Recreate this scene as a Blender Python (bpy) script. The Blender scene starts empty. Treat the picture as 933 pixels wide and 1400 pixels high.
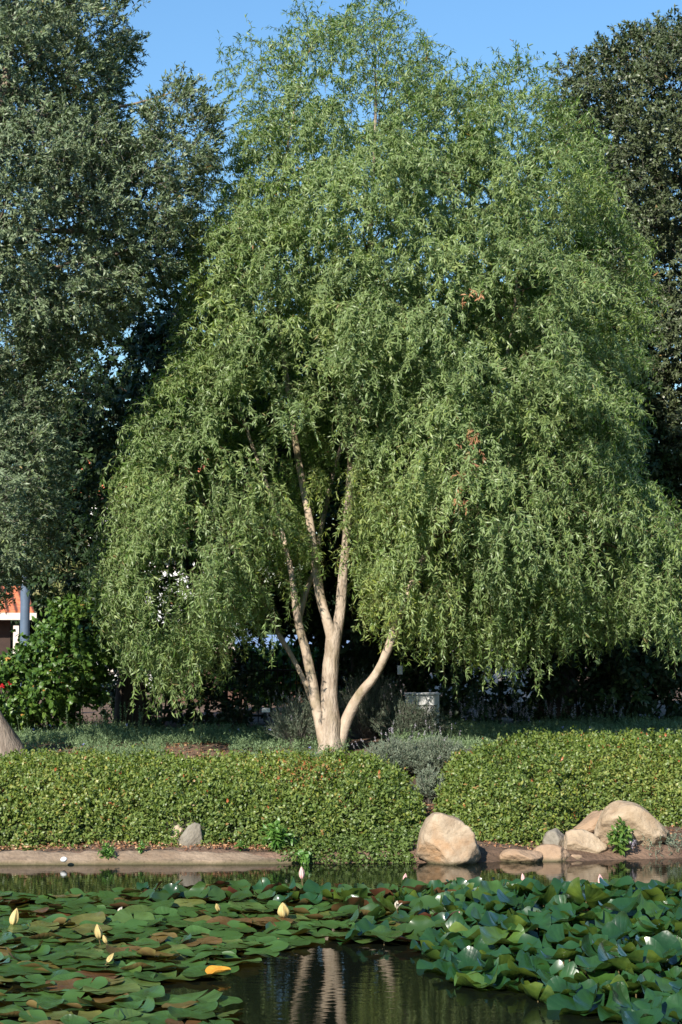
import bpy, bmesh, math, random
import numpy as np
from mathutils import Vector, Matrix, Quaternion, noise as mnoise

sc = bpy.context.scene
C = sc.collection
rad = math.radians

# ------------------------------------------------------------------ camera
F = 2400.0                      # focal length in photo pixels (933 x 1400)
PITCH = math.atan(180.0 / F)
CAMZ = 2.0
cam_d = bpy.data.cameras.new('camera')
cam = bpy.data.objects.new('camera', cam_d)
C.objects.link(cam)
cam.location = (0, 0, CAMZ)
cam.rotation_euler = (math.pi / 2 + PITCH, 0, 0)
cam_d.sensor_fit = 'VERTICAL'
cam_d.sensor_height = 36.0
cam_d.lens = F / 1400 * 36.0
cam_d.clip_start = 0.1
cam_d.clip_end = 5000
sc.camera = cam

# ------------------------------------------------------------------ light
SUN_EL, SUN_AZ = rad(30), rad(24)          # azimuth: degrees to the left of straight behind the camera
sv = Vector((-math.sin(SUN_AZ) * math.cos(SUN_EL), -math.cos(SUN_AZ) * math.cos(SUN_EL), math.sin(SUN_EL)))
sd = bpy.data.lights.new('sun', 'SUN')
sd.energy = 5.0
sd.angle = rad(0.53)
sd.color = (1.0, 0.93, 0.82)
so = bpy.data.objects.new('sun', sd)
so.rotation_euler = (-sv).to_track_quat('-Z', 'Y').to_euler()
so.location = (-10, -20, 30)
C.objects.link(so)

w = bpy.data.worlds.new('World')
sc.world = w
w.use_nodes = True
nt = w.node_tree
bg = nt.nodes['Background']
sky = nt.nodes.new('ShaderNodeTexSky')
sky.sky_type = 'NISHITA'
sky.sun_disc = False
sky.sun_elevation = SUN_EL
sky.sun_rotation = math.pi + SUN_AZ
sky.altitude = 0
sky.air_density = 1.75
sky.dust_density = 0.0
sky.ozone_density = 10
nt.links.new(sky.outputs[0], bg.inputs[0])
bg.inputs[1].default_value = 0.106

sc.view_settings.view_transform = 'Standard'
sc.view_settings.look = 'None'
sc.view_settings.exposure = 0.75
sc.view_settings.gamma = 1.0
sc.view_settings.use_curve_mapping = False
sc.render.engine = 'CYCLES'
sc.cycles.max_bounces = 6
sc.cycles.diffuse_bounces = 3
sc.cycles.glossy_bounces = 3
sc.cycles.transmission_bounces = 3
sc.cycles.caustics_reflective = False
sc.cycles.caustics_refractive = False
sc.cycles.use_denoising = True

# ------------------------------------------------------------------ helpers
def at(px, py, Y):
    """world point seen at photo pixel (px,py) at distance Y along the ground (works on arrays)"""
    dx = (np.asarray(px, float) - 466.5) / F
    up = (700.0 - np.asarray(py, float)) / F
    yc = math.cos(PITCH) - up * math.sin(PITCH)
    zc = math.sin(PITCH) + up * math.cos(PITCH)
    s = Y / yc
    return np.stack([dx * s, np.broadcast_to(np.asarray(Y, float), np.shape(dx * s)), CAMZ + zc * s], -1)

def on_plane(px, py, z):
    dx = (np.asarray(px, float) - 466.5) / F
    up = (700.0 - np.asarray(py, float)) / F
    yc = math.cos(PITCH) - up * math.sin(PITCH)
    zc = math.sin(PITCH) + up * math.cos(PITCH)
    s = (z - CAMZ) / zc
    return np.stack([dx * s, yc * s, np.zeros_like(s) + z], -1)

def tag(o, label=None, cat=None, group=None, kind=None):
    if label: o['label'] = label
    if cat: o['category'] = cat
    if group: o['group'] = group
    if kind: o['kind'] = kind
    return o

def empty(name, loc, label, cat, group=None):
    o = bpy.data.objects.new(name, None)
    o.empty_display_size = 0.2
    C.objects.link(o)
    o.location = loc
    return tag(o, label, cat, group)

def link(name, me, parent=None, loc=None):
    o = bpy.data.objects.new(name, me)
    C.objects.link(o)
    if parent is not None:
        o.parent = parent
        # geometry is written in world coordinates; parents are unrotated empties
        if loc is None:
            o.location = -Vector(parent.location)
    if loc is not None:
        o.location = loc
    return o

def mesh_np(name, V, faces, mats, attrs=None, smooth=False, matidx=None):
    """faces: list of int arrays (n,3) or (n,4)"""
    me = bpy.data.meshes.new(name)
    me.vertices.add(len(V))
    me.vertices.foreach_set('co', np.asarray(V, np.float32).ravel())
    loops = np.concatenate([f.ravel() for f in faces]).astype(np.int32)
    tot = np.concatenate([np.full(len(f), f.shape[1], np.int32) for f in faces])
    start = np.concatenate([[0], np.cumsum(tot)[:-1]]).astype(np.int32)
    me.loops.add(len(loops))
    me.loops.foreach_set('vertex_index', loops)
    me.polygons.add(len(tot))
    me.polygons.foreach_set('loop_start', start)
    me.polygons.foreach_set('loop_total', tot)
    if smooth:
        me.polygons.foreach_set('use_smooth', np.ones(len(tot), bool))
    if matidx is not None:
        me.polygons.foreach_set('material_index', np.asarray(matidx, np.int32))
    for m in mats:
        me.materials.append(m)
    for k, a in (attrs or {}).items():
        at_ = me.attributes.new(k, 'FLOAT', 'POINT')
        at_.data.foreach_set('value', np.asarray(a, np.float32))
    me.update(calc_edges=True)
    me.validate()
    return me

def unit(v):
    return v / (np.linalg.norm(v, axis=-1, keepdims=True) + 1e-9)

# ------------------------------------------------------------------ materials
def new_mat(name):
    m = bpy.data.materials.new(name)
    m.use_nodes = True
    n = m.node_tree
    n.nodes.clear()
    out = n.nodes.new('ShaderNodeOutputMaterial')
    p = n.nodes.new('ShaderNodeBsdfPrincipled')
    n.links.new(p.outputs[0], out.inputs[0])
    return m, n, p, out

def ramp(n, stops, src):
    r = n.nodes.new('ShaderNodeValToRGB')
    el = r.color_ramp.elements
    while len(el) > 1: el.remove(el[-1])
    el[0].position = stops[0][0]; el[0].color = (*stops[0][1], 1)
    for pos, col in stops[1:]:
        e = el.new(pos); e.color = (*col, 1)
    n.links.new(src, r.inputs[0])
    return r.outputs[0]

def leaf_mat(name, stops, back=None, backmix=0.6, rough=0.5, transl=0.3, spec=0.4, tcol=(1.3, 1.5, 0.6)):
    m, n, p, out = new_mat(name)
    a = n.nodes.new('ShaderNodeAttribute'); a.attribute_name = 'tint'
    col = ramp(n, stops, a.outputs['Fac'])
    if back:
        g = n.nodes.new('ShaderNodeNewGeometry')
        mx = n.nodes.new('ShaderNodeMix'); mx.data_type = 'RGBA'
        mul = n.nodes.new('ShaderNodeMath'); mul.operation = 'MULTIPLY'; mul.inputs[1].default_value = backmix
        n.links.new(g.outputs['Backfacing'], mul.inputs[0])
        n.links.new(mul.outputs[0], mx.inputs['Factor'])
        n.links.new(col, mx.inputs['A'])
        mx.inputs['B'].default_value = (*back, 1)
        col = mx.outputs['Result']
    n.links.new(col, p.inputs['Base Color'])
    p.inputs['Roughness'].default_value = rough
    p.inputs['Specular IOR Level'].default_value = spec
    if transl > 0:
        t = n.nodes.new('ShaderNodeBsdfTranslucent')
        mm = n.nodes.new('ShaderNodeMix'); mm.data_type = 'RGBA'; mm.blend_type = 'MULTIPLY'
        mm.inputs['Factor'].default_value = 1
        n.links.new(col, mm.inputs['A']); mm.inputs['B'].default_value = (*tcol, 1)
        n.links.new(mm.outputs['Result'], t.inputs[0])
        ms = n.nodes.new('ShaderNodeMixShader'); ms.inputs[0].default_value = transl
        n.links.new(p.outputs[0], ms.inputs[1]); n.links.new(t.outputs[0], ms.inputs[2])
        n.links.new(ms.outputs[0], out.inputs[0])
    return m

def noise_mat(name, c1, c2, scale=5, rough=0.9, bump=0.3, bscale=None, c3=None, s3=1.0, stretch=(1, 1, 1), spec=0.25, dist=0.02):
    m, n, p, out = new_mat(name)
    tc = n.nodes.new('ShaderNodeTexCoord')
    mp = n.nodes.new('ShaderNodeMapping'); mp.inputs['Scale'].default_value = stretch
    n.links.new(tc.outputs['Object'], mp.inputs[0])
    t = n.nodes.new('ShaderNodeTexNoise'); t.inputs['Scale'].default_value = scale
    t.inputs['Detail'].default_value = 8; t.inputs['Roughness'].default_value = 0.65
    n.links.new(mp.outputs[0], t.inputs['Vector'])
    col = ramp(n, [(0.3, c1), (0.7, c2)], t.outputs[0])
    if c3:
        t3 = n.nodes.new('ShaderNodeTexNoise'); t3.inputs['Scale'].default_value = s3
        t3.inputs['Detail'].default_value = 5
        n.links.new(mp.outputs[0], t3.inputs['Vector'])
        f = ramp(n, [(0.5, (0, 0, 0)), (0.68, (1, 1, 1))], t3.outputs[0])
        mx = n.nodes.new('ShaderNodeMix'); mx.data_type = 'RGBA'
        n.links.new(f, mx.inputs['Factor']); n.links.new(col, mx.inputs['A'])
        mx.inputs['B'].default_value = (*c3, 1)
        col = mx.outputs['Result']
    n.links.new(col, p.inputs['Base Color'])
    p.inputs['Roughness'].default_value = rough
    p.inputs['Specular IOR Level'].default_value = spec
    if bump:
        tb = n.nodes.new('ShaderNodeTexNoise'); tb.inputs['Scale'].default_value = bscale or scale * 3
        tb.inputs['Detail'].default_value = 8
        n.links.new(mp.outputs[0], tb.inputs['Vector'])
        b = n.nodes.new('ShaderNodeBump'); b.inputs['Strength'].default_value = bump
        b.inputs['Distance'].default_value = dist
        n.links.new(tb.outputs[0], b.inputs['Height'])
        n.links.new(b.outputs[0], p.inputs['Normal'])
    return m

def plain(name, c, rough=0.6, metallic=0.0):
    return noise_mat(name, tuple(x * 0.85 for x in c), tuple(min(1, x * 1.1) for x in c), scale=6, rough=rough, bump=0.1)

M = {}
M['willow'] = leaf_mat('willow leaf', [(0, (0.066, 0.136, 0.026)), (0.45, (0.148, 0.242, 0.056)), (0.8, (0.25, 0.34, 0.080)),
                        (0.93, (0.34, 0.38, 0.065)), (0.975, (0.44, 0.42, 0.07)), (1.0, (0.36, 0.17, 0.07))],
                        back=(0.26, 0.32, 0.15), backmix=0.55, rough=0.42, transl=0.32)
M['olive'] = leaf_mat('olive leaf', [(0, (0.062, 0.100, 0.036)), (0.5, (0.118, 0.170, 0.066)), (0.85, (0.20, 0.25, 0.095)),
                        (0.985, (0.19, 0.20, 0.10)), (1.0, (0.5, 0.22, 0.04))],
                        back=(0.21, 0.265, 0.16), backmix=0.6, rough=0.45, transl=0.14)
M['oak'] = leaf_mat('oak leaf', [(0, (0.036, 0.064, 0.018)), (0.5, (0.070, 0.112, 0.034)), (0.85, (0.115, 0.155, 0.050)),
                        (0.96, (0.11, 0.10, 0.065)), (1.0, (0.45, 0.22, 0.05))],
                        back=(0.11, 0.125, 0.07), backmix=0.6, rough=0.4, transl=0.12)
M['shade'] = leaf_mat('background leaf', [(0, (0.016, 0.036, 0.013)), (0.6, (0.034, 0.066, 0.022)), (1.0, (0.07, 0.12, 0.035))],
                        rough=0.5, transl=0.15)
M['shrub'] = leaf_mat('shrub leaf', [(0, (0.04, 0.09, 0.018)), (0.5, (0.09, 0.17, 0.03)), (0.9, (0.17, 0.25, 0.05)),
                        (0.97, (0.35, 0.33, 0.06)), (1.0, (0.55, 0.28, 0.08))], rough=0.4, transl=0.25)
M['pale'] = leaf_mat('variegated leaf', [(0, (0.12, 0.16, 0.05)), (0.5, (0.24, 0.25, 0.10)), (1.0, (0.42, 0.38, 0.22))], rough=0.5, transl=0.2)
M['hedge'] = leaf_mat('hedge leaf', [(0, (0.036, 0.072, 0.010)), (0.4, (0.092, 0.150, 0.018)), (0.7, (0.19, 0.235, 0.034)),
                        (0.92, (0.28, 0.31, 0.07)), (0.975, (0.42, 0.38, 0.10)), (1.0, (0.42, 0.13, 0.05))],
                        back=(0.15, 0.20, 0.06), backmix=0.5, rough=0.42, transl=0.22, spec=0.4)
M['bed'] = leaf_mat('bed leaf', [(0, (0.08, 0.13, 0.06)), (0.6, (0.15, 0.22, 0.10)), (1.0, (0.22, 0.30, 0.14))], rough=0.6, transl=0.2)
M['lavender'] = leaf_mat('lavender leaf', [(0, (0.10, 0.13, 0.085)), (0.6, (0.18, 0.22, 0.15)), (1.0, (0.29, 0.32, 0.23))], rough=0.7, transl=0.15)
M['shaded_lavender'] = leaf_mat('shaded lavender leaf', [(0, (0.05, 0.07, 0.045)), (0.6, (0.095, 0.125, 0.08)), (1.0, (0.17, 0.20, 0.14))], rough=0.7, transl=0.1)  # darker copy of the lavender leaf, shade behind the trunk painted into it
M['weed'] = leaf_mat('weed leaf', [(0, (0.05, 0.12, 0.02)), (0.6, (0.10, 0.21, 0.04)), (1.0, (0.18, 0.30, 0.06))], rough=0.35, transl=0.25)
M['litter'] = leaf_mat('dead leaf', [(0, (0.16, 0.07, 0.035)), (0.5, (0.32, 0.15, 0.07)), (0.85, (0.45, 0.24, 0.12)), (1.0, (0.55, 0.42, 0.22))], rough=0.7, transl=0.05)
M['violet'] = leaf_mat('violet petal', [(0, (0.22, 0.24, 0.55)), (1.0, (0.50, 0.52, 0.78))], rough=0.6, transl=0.2, tcol=(1, 1, 1))
M['mauve'] = leaf_mat('mauve petal', [(0, (0.26, 0.23, 0.27)), (1.0, (0.42, 0.37, 0.40))], rough=0.6, transl=0.2, tcol=(1, 1, 1))
M['red'] = leaf_mat('red petal', [(0, (0.55, 0.02, 0.03)), (1.0, (0.75, 0.06, 0.06))], rough=0.5, transl=0.2, tcol=(1, .5, .5))
M['twig'] = noise_mat('twig bark', (0.07, 0.055, 0.03), (0.15, 0.12, 0.06), 12, bump=0)
M['greytwig'] = noise_mat('grey twig bark', (0.14, 0.12, 0.10), (0.26, 0.23, 0.20), 12, bump=0)
M['willow_bark'] = noise_mat('willow bark', (0.22, 0.165, 0.12), (0.50, 0.41, 0.32), 9, bump=0.8, bscale=16, c3=(0.24, 0.19, 0.13), s3=4, stretch=(2.2, 2.2, 0.6), dist=0.035)
M['limb_bark'] = noise_mat('smooth limb bark', (0.32, 0.24, 0.17), (0.54, 0.44, 0.34), 6, bump=0.6, bscale=18, c3=(0.20, 0.16, 0.09), s3=3.2, stretch=(1.4, 1.4, 0.8), dist=0.02)
M['dark_bark'] = noise_mat('dark bark', (0.035, 0.026, 0.02), (0.10, 0.075, 0.055), 6, bump=0.8, stretch=(2, 2, 0.4))
M['olive_bark'] = noise_mat('olive bark', (0.16, 0.12, 0.09), (0.34, 0.27, 0.21), 6, bump=0.8, stretch=(2, 2, 0.4))
M['soil'] = noise_mat('soil', (0.10, 0.062, 0.04), (0.24, 0.155, 0.105), 3.0, rough=0.95, bump=0.8, bscale=25, c3=(0.055, 0.036, 0.022), s3=0.7, dist=0.04)
M['concrete'] = noise_mat('old concrete', (0.20, 0.145, 0.095), (0.36, 0.27, 0.19), 9, rough=0.95, bump=0.7, bscale=50, c3=(0.13, 0.095, 0.06), s3=2.6, dist=0.015)
M['iron'] = plain('black iron', (0.012, 0.012, 0.014), 0.5)
M['white'] = plain('white paint', (0.72, 0.72, 0.70), 0.6)
M['cream'] = plain('cream render', (0.72, 0.62, 0.55), 0.9)
M['blue'] = plain('blue paint', (0.16, 0.25, 0.44), 0.7)
M['polegrey'] = plain('grey blue metal', (0.10, 0.14, 0.20), 0.5)
M['brown'] = plain('brown wood', (0.055, 0.035, 0.028), 0.7)
M['plinth'] = plain('red brown brick', (0.11, 0.06, 0.045), 0.9)
M['glass'] = plain('window glass', (0.03, 0.04, 0.05), 0.1)

def tile_mat():
    m, n, p, out = new_mat('terracotta tile')
    tc = n.nodes.new('ShaderNodeTexCoord')
    wv = n.nodes.new('ShaderNodeTexWave'); wv.inputs['Scale'].default_value = 1.6; wv.bands_direction = 'X'
    wv.inputs['Distortion'].default_value = 0.4
    n.links.new(tc.outputs['Object'], wv.inputs['Vector'])
    ns = n.nodes.new('ShaderNodeTexNoise'); ns.inputs['Scale'].default_value = 6
    n.links.new(tc.outputs['Object'], ns.inputs['Vector'])
    n.links.new(ramp(n, [(0.3, (0.42, 0.10, 0.04)), (0.7, (0.72, 0.22, 0.09))], ns.outputs[0]), p.inputs['Base Color'])
    b = n.nodes.new('ShaderNodeBump'); b.inputs['Strength'].default_value = 1; b.inputs['Distance'].default_value = 0.06
    n.links.new(wv.outputs[0], b.inputs['Height']); n.links.new(b.outputs[0], p.inputs['Normal'])
    p.inputs['Roughness'].default_value = 0.85
    return m
M['tile'] = tile_mat()

def rock_mat(name, c1, c2, stain, seed, smax=0.72):
    m, n, p, out = new_mat(name)
    tc = n.nodes.new('ShaderNodeTexCoord')
    mp = n.nodes.new('ShaderNodeMapping'); mp.inputs['Location'].default_value = (seed * 3.1, seed * 1.7, seed)
    n.links.new(tc.outputs['Object'], mp.inputs[0])
    t = n.nodes.new('ShaderNodeTexNoise'); t.inputs['Scale'].default_value = 5; t.inputs['Detail'].default_value = 10
    t.inputs['Roughness'].default_value = 0.7
    n.links.new(mp.outputs[0], t.inputs['Vector'])
    col = ramp(n, [(0.32, c1), (0.66, c2)], t.outputs[0])
    t2 = n.nodes.new('ShaderNodeTexNoise'); t2.inputs['Scale'].default_value = 3.2; t2.inputs['Detail'].default_value = 6
    n.links.new(mp.outputs[0], t2.inputs['Vector'])
    f = ramp(n, [(0.52, (0, 0, 0)), (smax, (0.75, 0.75, 0.75))], t2.outputs[0])
    mx = n.nodes.new('ShaderNodeMix'); mx.data_type = 'RGBA'
    n.links.new(f, mx.inputs['Factor']); n.links.new(col, mx.inputs['A']); mx.inputs['B'].default_value = (*stain, 1)
    # damp dark band where the stone meets the water or soil
    g = n.nodes.new('ShaderNodeNewGeometry'); sx = n.nodes.new('ShaderNodeSeparateXYZ')
    n.links.new(g.outputs['Position'], sx.inputs[0])
    ad = n.nodes.new('ShaderNodeMath'); ad.operation = 'MULTIPLY_ADD'; ad.inputs[1].default_value = 0.05
    n.links.new(t.outputs[0], ad.inputs[0]); n.links.new(sx.outputs[2], ad.inputs[2])
    f2 = ramp(n, [(0.03, (1, 1, 1)), (0.065, (0, 0, 0))], ad.outputs[0])
    m2 = n.nodes.new('ShaderNodeMix'); m2.data_type = 'RGBA'
    n.links.new(f2, m2.inputs['Factor']); n.links.new(mx.outputs['Result'], m2.inputs['A']); m2.inputs['B'].default_value = (0.10, 0.085, 0.045, 1)
    n.links.new(m2.outputs['Result'], p.inputs['Base Color'])
    p.inputs['Roughness'].default_value = 0.9
    p.inputs['Specular IOR Level'].default_value = 0.2
    t3 = n.nodes.new('ShaderNodeTexNoise'); t3.inputs['Scale'].default_value = 22; t3.inputs['Detail'].default_value = 8
    n.links.new(mp.outputs[0], t3.inputs['Vector'])
    b = n.nodes.new('ShaderNodeBump'); b.inputs['Strength'].default_value = 0.9; b.inputs['Distance'].default_value = 0.02
    n.links.new(t3.outputs[0], b.inputs['Height']); n.links.new(b.outputs[0], p.inputs['Normal'])
    return m

def water_mat():
    m, n, p, out = new_mat('pond water')
    p.inputs['Base Color'].default_value = (0.006, 0.008, 0.005, 1)
    p.inputs['Roughness'].default_value = 0.015
    p.inputs['IOR'].default_value = 1.333
    p.inputs['Specular IOR Level'].default_value = 0.5
    tc = n.nodes.new('ShaderNodeTexCoord')
    mp = n.nodes.new('ShaderNodeMapping'); mp.inputs['Scale'].default_value = (0.55, 2.0, 1)
    n.links.new(tc.outputs['Object'], mp.inputs[0])
    t = n.nodes.new('ShaderNodeTexNoise'); t.inputs['Scale'].default_value = 7; t.inputs['Detail'].default_value = 3
    n.links.new(mp.outputs[0], t.inputs['Vector'])
    b = n.nodes.new('ShaderNodeBump'); b.inputs['Strength'].default_value = 0.22; b.inputs['Distance'].default_value = 0.004
    n.links.new(t.outputs[0], b.inputs['Height']); n.links.new(b.outputs[0], p.inputs['Normal'])
    return m
M['water'] = water_mat()

def pad_mat(name, tops, under, rough, coat=0.0):
    m, n, p, out = new_mat(name)
    oi = n.nodes.new('ShaderNodeObjectInfo')
    col = ramp(n, tops, oi.outputs['Random'])
    tc = n.nodes.new('ShaderNodeTexCoord')
    # blotches
    t = n.nodes.new('ShaderNodeTexNoise'); t.noise_dimensions = '4D'; t.inputs['Scale'].default_value = 1.6; t.inputs['Detail'].default_value = 2.5
    mw = n.nodes.new('ShaderNodeMath'); mw.operation = 'MULTIPLY'; mw.inputs[1].default_value = 40
    n.links.new(oi.outputs['Random'], mw.inputs[0]); n.links.new(mw.outputs[0], t.inputs['W'])
    n.links.new(tc.outputs['Object'], t.inputs['Vector'])
    f = ramp(n, [(0.42, (1, 1, 1)), (0.6, (0.75, 0.72, 0.6)), (0.78, (0.55, 0.36, 0.4))], t.outputs[0])
    mu = n.nodes.new('ShaderNodeMix'); mu.data_type = 'RGBA'; mu.blend_type = 'MULTIPLY'; mu.inputs['Factor'].default_value = 0.8
    n.links.new(col, mu.inputs['A']); n.links.new(f, mu.inputs['B'])
    # radial veins
    sx = n.nodes.new('ShaderNodeSeparateXYZ'); n.links.new(tc.outputs['Object'], sx.inputs[0])
    an = n.nodes.new('ShaderNodeMath'); an.operation = 'ARCTAN2'
    n.links.new(sx.outputs[1], an.inputs[0]); n.links.new(sx.outputs[0], an.inputs[1])
    m1 = n.nodes.new('ShaderNodeMath'); m1.operation = 'MULTIPLY'; m1.inputs[1].default_value = 11
    n.links.new(an.outputs[0], m1.inputs[0])
    sn = n.nodes.new('ShaderNodeMath'); sn.operation = 'SINE'; n.links.new(m1.outputs[0], sn.inputs[0])
    ab = n.nodes.new('ShaderNodeMath'); ab.operation = 'ABSOLUTE'; n.links.new(sn.outputs[0], ab.inputs[0])
    pw = n.nodes.new('ShaderNodeMath'); pw.operation = 'POWER'; pw.inputs[1].default_value = 0.2; n.links.new(ab.outputs[0], pw.inputs[0])
    vein = ramp(n, [(0.3, (1.5, 1.45, 1.3)), (0.7, (1, 1, 1))], pw.outputs[0])
    mv = n.nodes.new('ShaderNodeMix'); mv.data_type = 'RGBA'; mv.blend_type = 'MULTIPLY'; mv.inputs['Factor'].default_value = 0.12
    n.links.new(mu.outputs['Result'], mv.inputs['A']); n.links.new(vein, mv.inputs['B'])
    g = n.nodes.new('ShaderNodeNewGeometry')
    und = ramp(n, under, t.outputs[0])
    mb = n.nodes.new('ShaderNodeMix'); mb.data_type = 'RGBA'
    n.links.new(g.outputs['Backfacing'], mb.inputs['Factor']); n.links.new(mv.outputs['Result'], mb.inputs['A']); n.links.new(und, mb.inputs['B'])
    n.links.new(mb.outputs['Result'], p.inputs['Base Color'])
    p.inputs['Roughness'].default_value = rough
    p.inputs['Coat Weight'].default_value = coat
    p.inputs['Coat Roughness'].default_value = 0.14; p.inputs['Specular IOR Level'].default_value = 0.3
    b = n.nodes.new('ShaderNodeBump'); b.inputs['Strength'].default_value = 0.13; b.inputs['Distance'].default_value = 0.025
    n.links.new(pw.outputs[0], b.inputs['Height'])
    b2 = n.nodes.new('ShaderNodeBump'); b2.inputs['Strength'].default_value = 0.15; b2.inputs['Distance'].default_value = 0.08
    n.links.new(t.outputs[0], b2.inputs['Height']); n.links.new(b.outputs[0], b2.inputs['Normal'])
    n.links.new(b2.outputs[0], p.inputs['Normal'])
    tr = n.nodes.new('ShaderNodeBsdfTranslucent')
    mt = n.nodes.new('ShaderNodeMix'); mt.data_type = 'RGBA'; mt.blend_type = 'MULTIPLY'; mt.inputs['Factor'].default_value = 1
    n.links.new(mb.outputs['Result'], mt.inputs['A']); mt.inputs['B'].default_value = (1.7, 1.8, 0.5, 1)
    n.links.new(mt.outputs['Result'], tr.inputs[0])
    ms = n.nodes.new('ShaderNodeMixShader'); ms.inputs[0].default_value = 0.10
    n.links.new(p.outputs[0], ms.inputs[1]); n.links.new(tr.outputs[0], ms.inputs[2]); n.links.new(ms.outputs[0], out.inputs[0])
    return m
M['pad_flat'] = pad_mat('floating lily pad', [(0, (0.035, 0.082, 0.018)), (0.35, (0.055, 0.12, 0.028)), (0.55, (0.085, 0.145, 0.038)), (0.7, (0.13, 0.145, 0.04)), (0.85, (0.17, 0.12, 0.04)), (1.0, (0.12, 0.055, 0.025))],
                        [(0.35, (0.17, 0.13, 0.045)), (0.65, (0.10, 0.055, 0.025))], 0.38, 0.25)
M['pad_gloss'] = pad_mat('raised lily pad', [(0, (0.012, 0.045, 0.012)), (0.5, (0.022, 0.070, 0.018)), (0.88, (0.045, 0.105, 0.02)), (1.0, (0.12, 0.17, 0.025))],
                        [(0.35, (0.085, 0.125, 0.018)), (0.65, (0.03, 0.06, 0.012))], 0.36, 0.5)
M['pad_red'] = pad_mat('reddened lily pad', [(0, (0.025, 0.07, 0.018)), (0.5, (0.045, 0.09, 0.02)), (0.65, (0.09, 0.05, 0.018)), (1.0, (0.12, 0.035, 0.018))],
                        [(0.35, (0.13, 0.065, 0.03)), (0.65, (0.09, 0.025, 0.018))], 0.35, 0.4)
M['pad_gold'] = pad_mat('yellowed lily pad', [(0, (0.55, 0.25, 0.03)), (1.0, (0.65, 0.32, 0.04))], [(0.35, (0.5, 0.2, 0.03)), (0.65, (0.6, 0.33, 0.06))], 0.5)
M['stalk'] = plain('lily stalk', (0.12, 0.09, 0.04), 0.5)
M['bud_yellow'] = noise_mat('pale yellow petal', (0.36, 0.24, 0.07), (0.60, 0.48, 0.22), 14, rough=0.6, bump=0.2, stretch=(3, 3, 0.5))
M['bud_pink'] = noise_mat('pink petal', (0.50, 0.22, 0.22), (0.72, 0.48, 0.42), 14, rough=0.6, bump=0.2, stretch=(3, 3, 0.5))
M['petal_white'] = noise_mat('white petal', (0.50, 0.42, 0.33), (0.62, 0.55, 0.45), 14, rough=0.6, bump=0.1)

# ------------------------------------------------------------------ leaf and tube builders
def leaf_geo(P, D, N, L, W, tint, curl=0.2, shape='six', rng=None, wid=(0.5, 0.42), pos=(0.3, 0.68)):
    """arrays -> (V, [faces], tint per vertex)"""
    n = len(P)
    D = unit(D)
    S = unit(np.cross(D, N))
    Nn = np.cross(S, D)
    L = np.broadcast_to(L, n)[:, None]; W = np.broadcast_to(W, n)[:, None]
    curl = np.broadcast_to(curl, n)[:, None]
    if shape == 'six':
        tpl = [(0, 0, 0), (pos[0], wid[0], 0.3), (pos[0], -wid[0], 0.3), (pos[1], wid[1], 0.3), (pos[1], -wid[1], 0.3), (1, 0, 0)]
        fc = np.array([(0, 2, 1), (1, 2, 4), (1, 4, 3), (3, 4, 5)])
    else:
        tpl = [(0, 0, 0), (0.45, 0.5, 0.25), (1, 0, 0), (0.45, -0.5, 0.25)]
        fc = np.array([(0, 3, 1), (1, 3, 2)])
    k = len(tpl)
    V = np.empty((n, k, 3), np.float32)
    for i, (u, v, wz) in enumerate(tpl):
        V[:, i] = P + D * L * u + S * W * v + Nn * (W * wz - curl * L * (u * u if i != 0 else 0))
    Fc = (np.arange(n)[:, None, None] * k + fc[None]).reshape(-1, 3)
    return V.reshape(-1, 3), [Fc], np.repeat(tint, k)

def tube_geo(paths, radii, segs=3):
    """paths (m,s,3), radii (m,s) -> V, quads"""
    m, s, _ = paths.shape
    T = np.gradient(paths, axis=1)
    T = unit(T)
    ref = np.zeros_like(T); ref[..., 0] = 1
    par = np.abs(T[..., 0]) > 0.9
    ref[par] = (0, 1, 0)
    # keep one reference per path so the tube does not twist
    ref = np.broadcast_to(ref[:, :1], T.shape)
    A = unit(np.cross(T, ref)); B = np.cross(T, A)
    ang = np.arange(segs) / segs * 2 * np.pi
    V = paths[:, :, None] + radii[:, :, None, None] * (A[:, :, None] * np.cos(ang)[None, None, :, None] + B[:, :, None] * np.sin(ang)[None, None, :, None])
    idx = np.arange(m * s * segs).reshape(m, s, segs)
    nx = np.roll(idx, -1, axis=2)
    q = np.stack([idx[:, :-1], nx[:, :-1], nx[:, 1:], idx[:, 1:]], -1).reshape(-1, 4)
    return V.reshape(-1, 3).astype(np.float32), q

def combine(parts):
    """parts: list of (V, faces(list), tint or None, matindex)"""
    Vs, Fs, Ts, Ms = [], [], [], []
    off = 0
    for V, faces, tint, mi in parts:
        Vs.append(V)
        Ts.append(tint if tint is not None else np.zeros(len(V)))
        for f in faces:
            Fs.append(f + off); Ms.append(np.full(len(f), mi))
        off += len(V)
    return np.concatenate(Vs), Fs, np.concatenate(Ts), np.concatenate(Ms)

def part_mesh(name, parts, mats, parent=None, smooth=False, loc=None):
    V, Fs, T, Mi = combine(parts)
    if parent is None and loc is not None:
        V = V - np.asarray(loc, np.float32)
    me = mesh_np(name, V, Fs, mats, {'tint': T}, smooth=smooth, matidx=Mi)
    return link(name, me, parent, None if parent is not None else (loc if loc is not None else (0, 0, 0)))

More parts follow.
